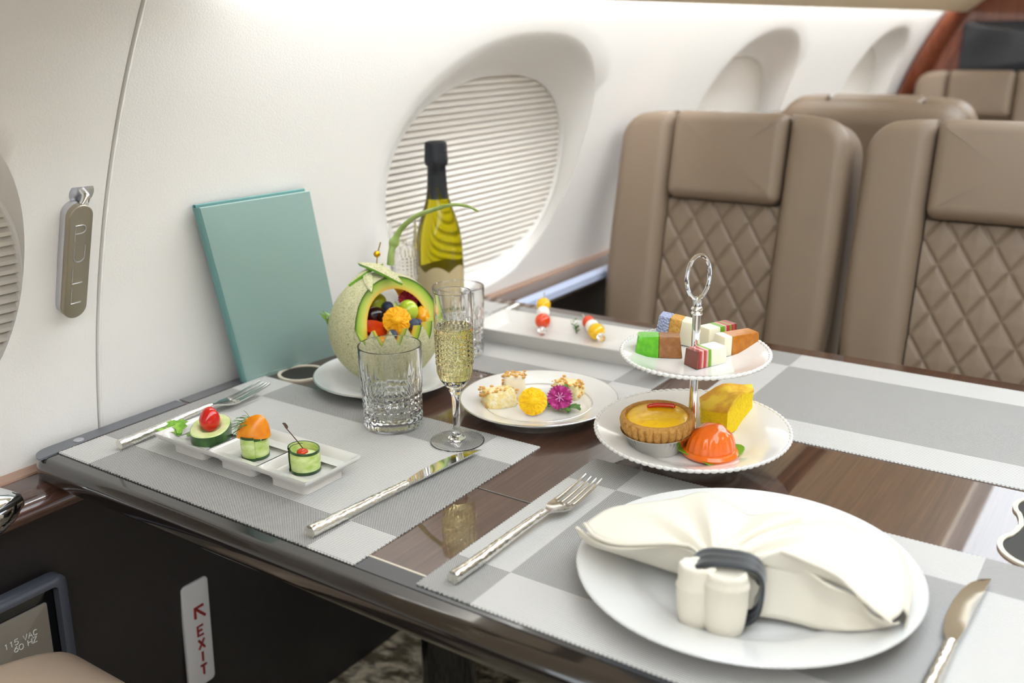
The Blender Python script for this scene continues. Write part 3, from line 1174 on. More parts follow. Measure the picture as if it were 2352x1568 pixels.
def leaf_mesh(a, c, w, lobes=3, arch=.2):
    d = c - a
    L = d.length
    side = d.cross(Vector((0, 0, 1)))
    side = side.normalized() if side.length > 1e-6 else Vector((1, 0, 0))
    upv = side.cross(d).normalized()
    pts = []
    n = 13
    for i in range(n):
        t = i / (n - 1)
        wd = w * math.sin(PI * min(1, t * .92 + .06)) ** .8 * (1 + .28 * math.cos(2 * PI * lobes * t))
        mid = a + d * t + upv * (arch * L * math.sin(PI * t) * .6)
        for (s_, up_) in ((-1, .12), (-.5, .0), (0, .05), (.5, 0), (1, .12)):
            pts.append(mid + side * (s_ * wd) + upv * (up_ * w))
    b = MB()
    b.grid(pts, n, 5)
    top = [p + upv * .0004 for p in pts]
    b.grid(top, n, 5)
    return b


leaf_sprig('parsley_sprig', 'small green herb sprig over the dish corner beside the cucumber slice', (.640, .905, MZ + .014),
           [((0, 0, 0), (.004, .022, .006), .008), ((0, 0, .002), (.018, .016, .010), .007), ((0, .01, 0), (-.012, .026, .004), .006), ((.01, -.005, 0), (.004, -.018, -.001), .005), ((.0, .012, .003), (.014, .030, .007), .006)])


RX_ = math.atan2(RC[0][1], RC[0][0])


def cuc_roll(name, label, x, y, fill, zr, h=.0235, r=.0155, rz=0):
    t = thing(name, label, 'canape', (x, y, DZ), (0, 0, rz))
    n = 44
    for kind, m, z0, z1, dr in (('strip', M['cuc_strip'], .0, h, 0), ('skin_edge', M['cuc_skin'], h - .0022, h + .0003, .0004), ('skin_edge', M['cuc_skin'], -.0001, .0028, .0004)):
        pts = []
        for k in range(int(n * 1.25) + 1):
            th = 2 * PI * k / n
            wrap = k / n
            rr = r + dr - .0018 * (1.25 - wrap) / 1.25 - .0
            tilt = .0016 * math.sin(th + .5) + .0022 * (wrap - .6)
            for (q, zz) in ((-.0012, z0), (0, z0), (0, (z0 + z1) / 2), (0, z1), (-.0012, z1), (-.0012, z0)):
                bul = 1 + .03 * math.sin(PI * max(0, min(1, zz / h)))
                pts.append(((rr + q) * bul * math.cos(th), (rr + q) * bul * math.sin(th), zz + (tilt if zz > h * .4 else 0)))
        MB().grid(pts, int(n * 1.25) + 1, 6).build(kind, m, t)
    MB().lathe([(0, .001), (r - .0035, .001), (r - .0034, zr - .001), (r * .5, zr + .0006), (0, zr + .001)], 28).build('filling', fill, t)
    return t


t2 = cuc_roll('cucumber_roll', 'rolled cucumber strip topped with an orange slice and dill', .6555, .7955, M['cream'], .0215, rz=2.4)
MB().ell((0, 0, .0222), (.0148, .0142, .0036), 24, 10, fn=lambda v: v * (1 + .14 * noise.noise(v * 3.1))).build('cheese', M['cream'], t2)
# orange wedge standing on edge
pts = []
for i in range(17):
    a = PI * i / 16
    for j in range(9):
        u = -1 + 2 * j / 8
        rr = .0225 * math.sin(a) ** .7
        pts.append((-.0185 * math.cos(a), u * .0095 * math.sin(a) ** .6 + .001, .0265 + rr * (1 - abs(u) ** 1.6) * (1.05 - .35 * math.cos(a)) - .0025))
o_ = MB().grid(pts, 17, 9).build('orange_slice', M['orange'], t2)
o_.rotation_euler = (0, 0, RX_ - 2.4 - .05)
o_.location = Matrix.Rotation(-2.4, 3, 'Z') @ Vector((-.003, -.0025, .0000))
b = MB()
rnd = random.Random(3)
for k in range(26):
    a = rnd.uniform(1.0, 3.0)
    p0 = Vector((.008 * math.cos(a), .008 * math.sin(a), .034 + rnd.uniform(-.004, .006)))
    d = Vector((math.cos(a + rnd.uniform(-.7, .7)), math.sin(a + rnd.uniform(-.7, .7)), rnd.uniform(-.5, .5)))
    b.tube([p0, p0 + d * .007, p0 + d * .013 + Vector((0, 0, -.002))], .00032, 4)
o_ = b.build('dill', M['leaf_dark'], t2)
o_.rotation_euler = (0, 0, RX_ + PI - 2.4 - 2.0)
o_.location = (0, 0, .004)
o_['kind'] = 'stuff'

t3 = cuc_roll('cucumber_roll', 'rolled cucumber cup with a thin dry stem, in the end section of the dish', .6590, .7225, M['cuc_flesh'], .0185, h=.0245, r=.0165, rz=.9)
MB().ell((.002, .002, .0195), (.0062, .0062, .004), 16, 10).build('tomato_core', M['papaya'], t3)
MB().tube(spline([(.001, -.001, .020), (.004, .010, .030), (.007, .020, .038), (.011, .026, .040), (.015, .030, .0415)], 5), .00055, 6).build('dry_stem', M['dry_stem'], t3).rotation_euler = (0, 0, -.9 + .3)
leaf_mesh(Vector((.0105, .0245, .0395)), Vector((.017, .033, .0425)), .0022, 1).build('dry_bud', M['dry_stem'], t3).rotation_euler = (0, 0, -.9 + .3)

# ================================================================== CUTLERY
def fork(label, x, y, rz, L=.222, z=MZ):
    """handle end at the origin, pointing +x"""
    t = thing('fork', label, 'fork', (x, y, z), (0, 0, rz), group='hammered silver forks')
    hl = L * .60
    pts = []
    n = 12
    m = 40
    for i in range(m + 1):
        u = i / m
        r = .0062 - .0022 * u
        zc = .0064 + .0062 * smooth(u)
        for k in range(n):
            a = 2 * PI * k / n
            rr = r * (1 + .05 * math.sin(5 * a + 9 * u * 8) * math.sin(37 * u + 2 * a))
            pts.append((hl * u, rr * math.cos(a), zc + rr * math.sin(a)))
    b = MB().grid(pts, m + 1, n, cv=True)
    b.f.append(tuple(range(n)))
    b.build('handle', M['hammered'], t)
    # neck and head: strip with width profile, then four tines
    st = [(hl - .004, .0036, .0130), (hl + .006, .0036, .0122), (hl + .012, .0056, .0105), (hl + .019, .0104, .0086), (hl + .026, .0124, .0076), (hl + .032, .0127, .0075), (hl + .036, .0127, .0078)]
    pts = []
    for (xx, w, zz) in st:
        for j in range(9):
            v = -1 + 2 * j / 8
            pts.append((xx, w * v, zz + .0024 * v * v * min(1, w / .012)))
    b = MB()
    b.grid(pts, len(st), 9)
    b.grid([(p[0], p[1], p[2] - .0017) for p in pts], len(st), 9)
    for (i0) in (0, len(st) - 1):
        b.grid([pts[i0 * 9 + j] for j in range(9)] + [(pts[i0 * 9 + j][0], pts[i0 * 9 + j][1], pts[i0 * 9 + j][2] - .0017) for j in range(9)], 2, 9)
    for j0 in (0, 8):
        b.grid([pts[i * 9 + j0] for i in range(len(st))] + [(pts[i * 9 + j0][0], pts[i * 9 + j0][1], pts[i * 9 + j0][2] - .0017) for i in range(len(st))], 2, len(st))
    b.build('head', M['silver'], t)
    x0 = hl + .035
    x1 = L
    for q in (-1.5, -.5, .5, 1.5):
        pts = []
        for i in range(11):
            u = i / 10
            w = .0023 * (1 - .62 * u ** 1.5)
            xx = x0 + (x1 - x0) * u
            zz = .0080 + .0012 * abs(q) + .0075 * u ** 1.6
            yy = q * .0068 * (1 - .06 * u)
            for (dy, dz) in ((-w, .0006), (0, .0011), (w, .0006), (w, -.0010), (0, -.0013), (-w, -.0010)):
                pts.append((xx, yy + dy, zz + dz))
        b = MB().grid(pts, 11, 6, cv=True)
        b.f.append(tuple(60 + k for k in range(6)))
        b.f.append(tuple(range(6)))
        b.build('tine', M['silver'], t)
    return t


def knife(label, x, y, rz, L=.242, z=MZ, bl=.112, flip=1):
    t = thing('table_knife', label, 'knife', (x, y, z), (0, 0, rz), group='hammered silver knives')
    hl = L - bl
    pts = []
    n, m = 12, 40
    for i in range(m + 1):
        u = i / m
        r = .0064 - .0016 * u
        for k in range(n):
            a = 2 * PI * k / n
            rr = r * (1 + .05 * math.sin(5 * a + 9 * u * 8) * math.sin(37 * u + 2 * a))
            pts.append((hl * u, rr * math.cos(a), .0064 + rr * math.sin(a) * (1 - .25 * u)))
    b = MB().grid(pts, m + 1, n, cv=True)
    b.f.append(tuple(range(n)))
    b.build('handle', M['hammered'], t)
    st = [(-.006, -.003, .003), (.004, -.0045, .0042), (.014, -.0085, .0050), (.035, -.0115, .0056), (.062, -.0118, .0060), (.082, -.0100, .0063), (.098, -.0060, .0066), (.108, -.0005, .0068), (bl, .0050, .0070)]
    pts = []
    for (xx, lo, hi) in st:
        for j in range(6):
            v = j / 5
            yy = lo + (hi - lo) * v
            pts.append((hl + xx, yy * flip, .0062 + .0011 * (v - .2)))
    b = MB()
    b.grid(pts, len(st), 6)
    b.grid([(p[0], p[1], p[2] - .0004 - .0014 * ((k % 6) / 5)) for k, p in enumerate(pts)], len(st), 6)
    for j0 in (0, 5):
        b.grid([pts[i * 6 + j0] for i in range(len(st))] + [(pts[i * 6 + j0][0], pts[i * 6 + j0][1], pts[i * 6 + j0][2] - .0004 - .0014 * (j0 / 5)) for i in range(len(st))], 2, len(st))
    b.build('blade', M['chrome'], t)
    return t


fork('silver fork beside the canape dish, its handle end near the table corner', .5960, .9570, math.radians(-1.2), .2150)
fork('silver fork lying left of the big napkin plate', .5765, .4630, math.radians(-3.4), .2175)
fork('silver fork with tines showing under the cake stand, on the far placemat', 1.335, .553, PI + .03, .226)
knife('silver knife along the canape placemat, below the tumbler and flute', .5680, .6245, math.radians(-4.2), .240, flip=-1)
knife('silver knife at the photo edge beside the big napkin plate', .5900, .0955, math.radians(-1.2), .2300, flip=-1)
knife('silver knife half hidden behind the flute, by the skewer plate', 1.322, .902, PI, .165, bl=.09)

# ================================================================== GLASSES
def tumbler(label, x, y, z):
    t = thing('tumbler', label, 'glass', (x, y, z), group='cut glass tumblers')
    H, R0, R1 = .1005, .0352, .0375
    n = 168
    zs = [0, .0015, .004] + [.006 + .0013 * k for k in range(48)] + [.072, .080, .090, .097, H - .0006, H]
    prof = []
    for zz in zs:
        r = R0 + (R1 - R0) * zz / H
        if zz < .003:
            r -= .0022 * (1 - zz / .003)
        prof.append((r, zz))
    def cut(th, r, zz):
        k = 28
        s_ = math.cos(k * th)
        if zz <= .0045:
            return r
        if zz < .016:
            return r - .0009 * (1 - abs(math.cos(k * th / 2)))
        tri = abs(2 * ((k * th / (2 * PI)) % 1) - 1)
        if zz < .0472:
            rw = abs(2 * (((zz - .006) / .0065) % 1) - 1)
            return r - .0016 + .0017 * min(1 - rw * .9, 1 - tri * .9)
        top = .064 + (.010 if int(round(th / (2 * PI) * k)) % 4 == 0 else (.004 if int(round(th / (2 * PI) * k)) % 2 == 0 else 0))
        if zz < top:
            f = min(1, (top - zz) / .014)
            return r - .0010 * f * abs(math.sin(k * th / 2)) ** .7
        return r
    inner = [(R1 - .0014, H), (R1 - .0017, H - .002), (R1 - .0020, .075), (R0 - .0022, .022), (R0 - .0042, .0165), (R0 - .010, .0150), (0, .0148)]
    b = MB()
    b.lathe([(0, .0008), (R0 - .006, .0003)] + prof + [(R1 - .0007, H + .0006)] + inner, n, mod=lambda th, r, zz: cut(th, r, zz) if r > R0 + (R1 - R0) * zz / H - .0004 else r)
    b.build('glass_body', M['glass'], t, angle=14)
    return t


tumbler('cut glass tumbler standing on the placemat in front of the melon', .8225, .7425, MZ)


def flute(label, x, y, z, wine=True):
    t = thing('champagne_flute', label, 'glass', (x, y, z), group='cut crystal champagne flutes')
    H = .178
    RB = .0218
    b = MB()
    foot = [(0, .0006), (.028, .0005), (.0290, .0003), (.0298, .0), (.0306, .0001), (.0313, .0010), (.0310, .0018), (.0300, .00205), (.020, .0036), (.010, .0052), (.0062, .0085), (.0050, .013), (.0042, .020), (.0042, .040), (.0046, .052), (.0056, .0585), (.0075, .0625), (.0062, .065), (.0110, .0685), (.0175, .077), (.0205, .086), (.0214, .094)]
    body = [(.0216 + .0003 * k / 33, .094 + .00135 * k) for k in range(1, 35)]
    tops = [(.0214, .145), (.0211, .158), (.0208, H - .0006)]
    def cut(th, r, zz):
        if zz < .072 or zz > .141:
            return r
        k = 22
        if zz < .094:
            return r - .0007 * abs(math.sin(k * th / 2)) * min(1, (zz - .072) / .01)
        if zz < .126:
            rw = abs(2 * (((zz - .094) / .0054) % 1) - 1)
            tri = abs(2 * ((k * th / (2 * PI)) % 1) - 1)
            return r - .0010 + .0012 * min(1 - rw * .9, 1 - tri * .9)
        tp = .141 - (.005 if int(round(th / (2 * PI) * k)) % 2 else 0)
        return r - .0008 * abs(math.sin(k * th / 2)) * max(0, min(1, (tp - zz) / .008))
    flat = [(.0204, H), (.0200, H - .0006), (.0204, .150), (.0206, .125), (.0203, .098), (.0190, .086), (.0160, .078), (.0095, .072), (.004, .0705), (0, .070)]
    rin = {round(z, 6): 1 for (r, z) in flat}
    nb = len(foot + body + tops)
    allp = foot + body + tops + flat
    marked = [(r, z, i < nb) for i, (r, z) in enumerate(allp)]
    gp = []
    for k in range(132):
        th = 2 * PI * k / 132
        for (r, z, outer_) in marked:
            rr = cut(th, r, z) if outer_ else r
            gp.append((rr * math.cos(th), rr * math.sin(th), z))
    b.grid(gp, 132, len(marked), cu=True)
    b.build('crystal', M['glass'], t, angle=14)
    if wine:
        MB().lathe([(0, .0702), (.0042, .0707), (.0097, .0722), (.0162, .0782), (.0192, .0862), (.0205, .098), (.0208, .125), (.0208, .1376), (.0200, .1372), (0, .1370)], 64).build('champagne', M['wine'], t)
    return t


flute('filled champagne flute on the near placemat, its foot by the knife tip', .8225, .6465, MZ)
flute('second champagne flute half hidden behind the melon, beside the bottle', 1.118, .9700, MZ, False)
tumbler('second cut tumbler seen only behind the rim of the filled flute', 1.085, .842, MZ)

# ================================================================== BOTTLE
t = thing('champagne_bottle', 'olive green sparkling wine bottle with black foil neck, before the window', 'bottle', (1.225, .9860, TZ))
HB = .2885
prof = [(0, .006), (.030, .0), (.0375, .003), (.0380, .012), (.0382, .100), (.0375, .122), (.0345, .146), (.0285, .168), (.0220, .186), (.0170, .203), (.0150, .220), (.0142, .240), (.0140, .262), (0, .263)]
MB().lathe(prof, 56).build('glass_body', M['bottle'], t, angle=40)
cap = [(.0185, .198), (.0172, .203), (.0157, .216), (.0150, .235), (.0148, .2485), (.0180, .2510), (.0192, .2560), (.0186, .2625), (.0178, .2700), (.0176, .2800), (.0168, .2860), (.0125, HB - .001), (0, HB)]
MB().lathe(cap, 40, mod=lambda th, r, z: r * (1 + .02 * math.sin(6 * th + 90 * z) * (1 if z < .27 else .6))).build('foil_cap', M['foilcap'], t, angle=60)
pts = []
for i in range(61):
    a = 2 * PI * i / 60
    edge = .083 + .010 * abs(math.sin(a * 3))
    for (z, e) in ((.020, 0), (.05, 0), (edge, 0)):
        pts.append((.03855 * math.cos(a), .03855 * math.sin(a), z))
MB().grid(pts, 61, 3).build('paper_label', M['label'], t)

# ================================================================== MENU FOLDER
B1, B2, T1, T2 = Vector((.8330, 1.016, TZ + .0005)), Vector((.9980, .996, TZ + .0005)), Vector((.7480, .9655, .9760)), Vector((.9260, .9650, .9720))
t = thing('menu_folder', 'pale teal cloth menu folder leaning against the white wall', 'folder', tuple(B1))
nrm = (B2 - B1).cross(T1 - B1).normalized()
if nrm.y > 0:
    nrm = -nrm


def quad_map(v):
    u, w = v.x, v.y
    p = B1.lerp(B2, u).lerp(T1.lerp(T2, u), w)
    return p - B1 + nrm * v.z


sq = densify([(0, 0), (1, 0), (1, 1), (0, 1)], .12)
MB().slab(sq, 0, .0028, .0008, 2, quad_map).build('front_cover', M['teal'], t)
MB().slab([(p[0] * .985, .008 + p[1] * .965) for p in sq], -.0075, -.0002, .0005, 1, quad_map).build('pages', M['porcelain_cool'], t)
MB().slab([(p[0], p[1]) for p in sq], -.0105, -.0078, .0008, 2, quad_map).build('back_cover', M['teal_spine'], t)
b = MB()
pts = []
for j in range(9):
    for k in range(9):
        a = PI / 2 + PI * k / 8
        pts.append(quad_map(Vector((.012 + .045 * math.cos(a) , j / 8, -.004 + .0068 * math.sin(a)))))
b.grid(pts, 9, 9).build('spine', M['teal_spine'], t)
b = MB()
for k in range(46):
    u0 = .06 + .91 * k / 46
    b.tube([quad_map(Vector((u0, .022, .0028))), quad_map(Vector((u0 + .012, .022, .0028)))], .0003, 4)
o_ = b.build('stitching', M['stitch'], t)
o_['kind'] = 'stuff'

# ================================================================== CAKE STAND
AX = Vector((.927, .404, TZ + .0019))
vd = Vector((-.92, -.40, 0)).normalized()
tilt = Matrix.Rotation(math.radians(2.3), 3, Vector((0, 0, 1)).cross(vd))
t = thing('cake_stand', 'two-tier white cake stand with beaded rims and chrome ring handle', 'cake stand', tuple(AX), tilt.to_euler())


def beaded_plate(r, z, h, well, nb, tilt_par):
    d = MB().lathe([(p[0], p[1] + z) for p in plate_profile(r * .985, h, well, foot=.5)], 96).build('plate', M['porcelain'], tilt_par, angle=30)
    n = nb * 6
    pts = []
    for k in range(n):
        th = 2 * PI * k / n
        f = abs(math.sin(th * nb / 2)) ** .8
        rb = .0012 + .0012 * f
        for q in range(8):
            a = 2 * PI * q / 8
            rr = r - .0022 + rb * math.cos(a)
            pts.append((rr * math.cos(th), rr * math.sin(th), z + h - .0004 + rb * math.sin(a)))
    MB().grid(pts, n, 8, cu=True, cv=True).build('beaded_rim', M['porcelain'], d)
    return d


ZL, HL = .012, .0235
ZU, HU = .1070, .0165
beaded_plate(.1065, ZL, HL, .066, 84, t)
beaded_plate(.0795, ZU, HU, .050, 72, t)
MB().lathe([(0, .0), (.041, 0), (.042, .004), (.038, .009), (.038, .0155), (0, .0155)], 48).build('foot', M['porcelain'], t)
MB().lathe([(0, .016), (.0085, .016), (.0085, .0195), (.0045, .022), (.0045, .1070), (.008, .1078), (.008, .1175), (.0048, .120), (.0045, .123), (.0045, .164), (.0060, .1645), (.0064, .166), (.0050, .168), (.0064, .170), (.0060, .1715), (.0044, .173), (.0044, .180), (.0030, .183), (0, .184)], 24).build('pole', M['chrome'], t)
pts = []
cx = Vector((0, 0, .2045))
rdir = Vector((.55, -.30, 0)).normalized()
for k in range(48):
    a = 2 * PI * k / 48
    pts.append(cx + rdir * (.0145 * math.cos(a)) + Vector((0, 0, .0232 * math.sin(a))))
rows = []
for k in range(48):
    p = pts[k]
    tg = (pts[(k + 1) % 48] - pts[k - 1]).normalized()
    nn = rdir.cross(Vector((0, 0, 1))).normalized()
    w_ = tg.cross(nn)
    for q in range(8):
        a = 2 * PI * q / 8
        rows.append(p + (nn * math.cos(a) + w_ * math.sin(a)) * (.0021 * (1 + .08 * math.sin(k * PI))))
MB().grid(rows, 48, 8, cu=True, cv=True).build('ring_handle', M['chrome'], t)

ZLOW = TZ + ZL + .0082      # food level of lower tier
ZUP = TZ + ZU + .0083
tn = tilt @ Vector((0, 0, 1))


def dzt(x, y):             # height change of a tilted tier away from its pole
    return -(tn.x * (x - AX.x) + tn.y * (y - AX.y)) / tn.z


# egg tart in a foil cup ------------------------------------------------------
ct = at(1511, 985, TZ + .040)
tx, ty = ct.x, ct.y
RT = .0385
o = thing('foil_cup', 'silver foil cup holding the egg tart on the lower tier', 'foil cup', (tx, ty, ZLOW + dzt(tx, ty)), (0, math.radians(-3), 0))
fl = 96
MB().lathe([(0, .0004), (RT * .70, .0002), (RT * .73, .002), (RT * .985, .0205), (RT * 1.02, .0215), (RT * 1.03, .0228), (RT * .99, .0222), (RT * .965, .0205), (RT * .71, .0028), (0, .0012)], fl,
           mod=lambda th, r, z: r * (1 + (.012 * math.sin(46 * th) if .003 < z < .0208 else 0))).build('foil', M['foil'], o, angle=50)
o = thing('egg_tart', 'golden egg tart with fluted crust and a red jelly strip', 'tart', (tx, ty, ZLOW + dzt(tx, ty)), (0, math.radians(-3), 0))


def flute_mod(th, r, z):
    return r * (1 + (.085 * abs(math.cos(14 * th)) ** .7 - .055) * (1 if .004 < z < .033 else (.55 if .033 < z < .036 else 0)) * (1 if r > RT * (.93 if z > .0285 else .6) else 0))


MB().lathe([(0, .003), (RT * .66, .003), (RT * .72, .006), (RT * .90, .019), (RT * .975, .0245), (RT * 1.0, .028), (RT * 1.02, .0315), (RT * 1.03, .0345), (RT * 1.015, .0375), (RT * .96, .0392), (RT * .89, .0385), (RT * .86, .036), (RT * .84, .032), (RT * .8, .030), (0, .030)], 224, mod=flute_mod).build('crust', M['tart'], o, angle=50)
MB().lathe([(RT * .87, .0350), (RT * .80, .0382), (RT * .6, .0402), (RT * .3, .0412), (0, .0414)], 48, mod=lambda th, r, z: r).build('custard', M['custard'], o)
js = spline([(-.002, .017, .0425), (.004, .008, .0437), (.010, -.004, .0435), (.012, -.010, .0428)], 4)
MB().tube([(p.x + .007, p.y - .002, p.z) for p in js], [.0014] + [.0026] * (len(js) - 2) + [.0014], 10).build('jelly_strip', M['jelly'], o)

# sponge wedge -----------------------------------------------------------------
p0 = at(1612, 985, ZLOW)
p1 = at(1668, 1005, ZLOW)
p2 = at(1724, 970, ZLOW)
o = thing('sponge_cake', 'bright yellow sponge cake wedge with browned top on the lower tier', 'cake', (p1.x, p1.y, ZLOW + dzt((p0.x + p2.x) / 2, (p0.y + p2.y) / 2)))
base = [Vector((p0.x, p0.y)), Vector((p1.x, p1.y)), Vector((p2.x, p2.y)), Vector((p2.x + .016, p2.y + .008)), Vector((p0.x + .022, p0.y + .012))]
base = [Vector((q.x - p1.x, q.y - p1.y)) for q in base]
dens = densify([tuple(q) for q in base], .008)
n = len(dens)
e_ = (base[2] - base[0]).normalized()
L_ = (base[2] - base[0]).length
tl_ = lambda q: max(0, min(1, (Vector(q) - base[0]).dot(e_) / L_))
hgt = lambda q: .0235 + .0165 * smooth(tl_(q) / .62) - .0035 * smooth((tl_(q) - .62) / .38)
cxm = sum(q[0] for q in dens) / n
cym = sum(q[1] for q in dens) / n
b = MB()
rows = []
for lv in range(7):
    u = lv / 6
    for q in dens:
        jit = .0012 * noise.noise(Vector((q[0] * 220, q[1] * 220, u * 9)))
        k = 1 + .05 * u + jit / .03
        rows.append((cxm + (q[0] - cxm) * k, cym + (q[1] - cym) * k, hgt(q) * u))
b.grid(rows, 7, n, cv=True)
b.f.append(tuple(range(n)))
b.build('crumb', M['sponge'], o, angle=60)
b = MB()
rows = []
for (k, dz) in ((1.052, -.0015), (1.058, .0002), (1.02, .0016), (.6, .0026), (.02, .0030)):
    for q in dens:
        rows.append((cxm + (q[0] - cxm) * k, cym + (q[1] - cym) * k, (hgt(q) if k > .9 else (hgt(q) * .6 + .035 * .4 if k > .5 else .035)) + dz))
b.grid(rows, 5, n, cv=True).build('browned_top', M['sponge_crust'], o, angle=60)

# orange tortoise cake -----------------------------------------------------------
pc = at(1632, 1040, ZLOW)
o = thing('tortoise_cake', 'glossy orange moulded glutinous rice cake on a leaf, front of the lower tier', 'cake', (pc.x, pc.y, ZLOW + dzt(pc.x, pc.y)), (0, 0, math.radians(-35)))


def tk(v):
    a = math.atan2(v.y, v.x)
    e = math.asin(max(-1, min(1, v.z)))
    s_ = 1.0
    if v.z > -.1:
        s_ += .050 * abs(math.cos(9 * a)) * (1 if e < .62 else max(0, 1 - (e - .62) * 6)) - .02
        if e > .72:
            s_ += .03 * math.cos(4 * a) * max(0, 1 - abs(e - 1.05) * 3)
    q = v * s_
    if v.z < 0:
        q = Vector((v.x * 1.10, v.y * 1.10, v.z * .15))
    return q


MB().ell((0, 0, .0052), (.0262, .0240, .0300), 90, 40, fn=tk).build('cake_body', M['angku'], o, angle=70)
MB().lathe([(0, 0), (.026, 0), (.0295, .0015), (.0300, .0040), (.0275, .0070), (.0245, .0076), (0, .0076)], 60, mod=lambda th, r, z: r * (1 + .02 * math.sin(3 * th))).build('skirt', M['angku'], o)
lf = [(.031 * math.cos(a) * (1.0 + .18 * math.cos(4 * a + 1.4)), .030 * math.sin(a) * (1.0 + .15 * math.cos(4 * a + 1.4))) for a in [2 * PI * k / 40 for k in range(40)]]
b = MB()
b.grid([(p[0] * k, p[1] * k, z + (.010 * max(0, abs(p[0]) / .031 - .55) * k)) for (k, z) in ((1, .0012), (.98, .0018), (.5, .0008), (.02, .0006)) for p in lf], 4, 40, cv=True)
b.build('leaf', M['banana_leaf'], o)

# kuih: layered little blocks ------------------------------------------------------
def kuih(label, px, py, rz, dims, layers, tilt_=(0, 0), taper=.9, z=None, dz=0):
    """layers stacked along local x: [(fraction, material)]"""
    z = ZUP if z is None else z
    p = at(px, py, z)
    o = thing('kuih_cake', label, 'cake', (p.x, p.y, z + dz + dzt(p.x, p.y)), (tilt_[0], tilt_[1], rz), group='layered kuih on the upper tier')
    lx, ly, lz = [q * k for q, k in zip(dims, (1.2, 1.12, .98))]
    x = -lx / 2
    for (fr_, m) in layers:
        w = lx * fr_
        b = MB()
        rows = []
        for lv, (zz, k) in enumerate(((0, .985), (.0012, 1.0), (lz * .5, 1 - (1 - taper) * .5), (lz - .0012, taper), (lz, taper - .05))):
            q = rrect(w * (1 if lv not in (0, 4) else .985), ly * k, .0011, 3)
            for c in q:
                fx = 1 - (1 - taper) * zz / lz * .8
                rows.append(((x + w / 2 + c[0]) * fx, c[1] + .0004 * noise.noise(Vector((c[0] * 300, c[1] * 300, zz * 300))), zz))
        n_ = len(q)
        b.grid(rows, 5, n_, cv=True)
        b.f.append(tuple(range(n_)))
        b.f.append(tuple(4 * n_ + i for i in range(n_)))
        b.build('layer', m, o, angle=50)
        x += w
    return o


RX = math.atan2(RC[0][1], RC[0][0])       # heading that runs left to right in the photo
kuih('green and brown kuih block at the left of the upper tier', 1512, 815, RX - .12, (.042, .019, .0235), [(.5, M['k_green']), (.5, M['k_brown'])], taper=.84)
kuih('blue topped kuih with gold and white layers at the back of the upper tier', 1552, 790, RX - .38, (.037, .020, .027), [(.30, M['k_blue']), (.30, M['k_gold']), (.40, M['k_white'])], (0, .14), taper=.95, dz=.0028)
kuih('striped kuih with white end at the front of the upper tier', 1620, 833, RX + .52, (.034, .019, .0185), [(.08, M['k_dark']), (.08, M['k_red']), (.07, M['k_pink']), (.08, M['k_red']), (.08, M['k_pink']), (.09, M['k_lime']), (.52, M['k_white'])], taper=.93)
kuih('striped kuih with red end at the back right of the upper tier', 1646, 792, RX + .55, (.036, .018, .022), [(.40, M['k_white']), (.16, M['k_lime']), (.06, M['k_pink']), (.12, M['k_red']), (.06, M['k_lime']), (.12, M['k_red']), (.08, M['k_dark'])], taper=.93)
kuih('caramel brown kuih with white end at the right of the upper tier', 1690, 808, RX + .42, (.039, .019, .021), [(.22, M['k_white']), (.78, M['k_caramel'])], taper=.92)

# ================================================================== PASTRY PLATE
ZP = TZ + .0064


def blob(c, r, rot=None, amp=.15, f=2.5, seed=0, nu=24, nv=14):
    return MB().ell(c, r, nu, nv, rot=rot, fn=lambda v: v * (1 + amp * noise.noise(v * f + Vector((seed, seed * 2, 0)))))


def pastry(label, px, py, rz, dims, face=True):
    p = at(px, py, ZP)
    o = thing('pastry', label, 'pastry', (p.x, p.y, ZP), (0, 0, rz), group='nut-crusted pastries on the silver-rimmed plate')
    lx, ly, lz = dims
    b = MB()
    rows = []
    for (zz, k) in ((0, .96), (.002, 1), (lz * .6, .98), (lz * .9, .93), (lz, .85)):
        for c in rrect(lx * k, ly * k, .005, 5):
            rows.append((c[0], c[1], zz))
    n_ = 24
    b.grid(rows, 5, n_, cv=True)
    b.f.append(tuple(range(n_)))
    b.f.append(tuple(4 * n_ + i for i in range(n_)))
    b.build('filling', M['tofu'] if face else M['pastry'], o, angle=50)
    rn = random.Random(int(px))
    b = MB()
    for k in range(46):
        sd = rn.random()
        c = (rn.uniform(-lx * .5, lx * .5), rn.uniform(-ly * .5, ly * .5), lz + rn.uniform(-.001, .002)) if sd < .6 else ((rn.choice((-1, 1)) * lx * .5) if not face else -lx * .5, rn.uniform(-ly * .5, ly * .5), rn.uniform(.002, lz))
        e = rn.uniform(.0012, .0030)
        b.ell(c, (e, e * .8, e * .6), 7, 5)
    q = b.build('nut_crumbs', M['crumb'], o)
    q['kind'] = 'stuff'
    return o


pastry('pale nut-crusted pastry at the left of the silver-rimmed plate', 1146, 930, RX + .35, (.041, .027, .021), False)
pastry('creamy square pastry with crumb top, behind the yellow flower', 1182, 912, RX + .05, (.028, .025, .031))
pastry('small crumbly pastry at the right of the silver-rimmed plate', 1306, 908, RX - .5, (.037, .027, .019), False)


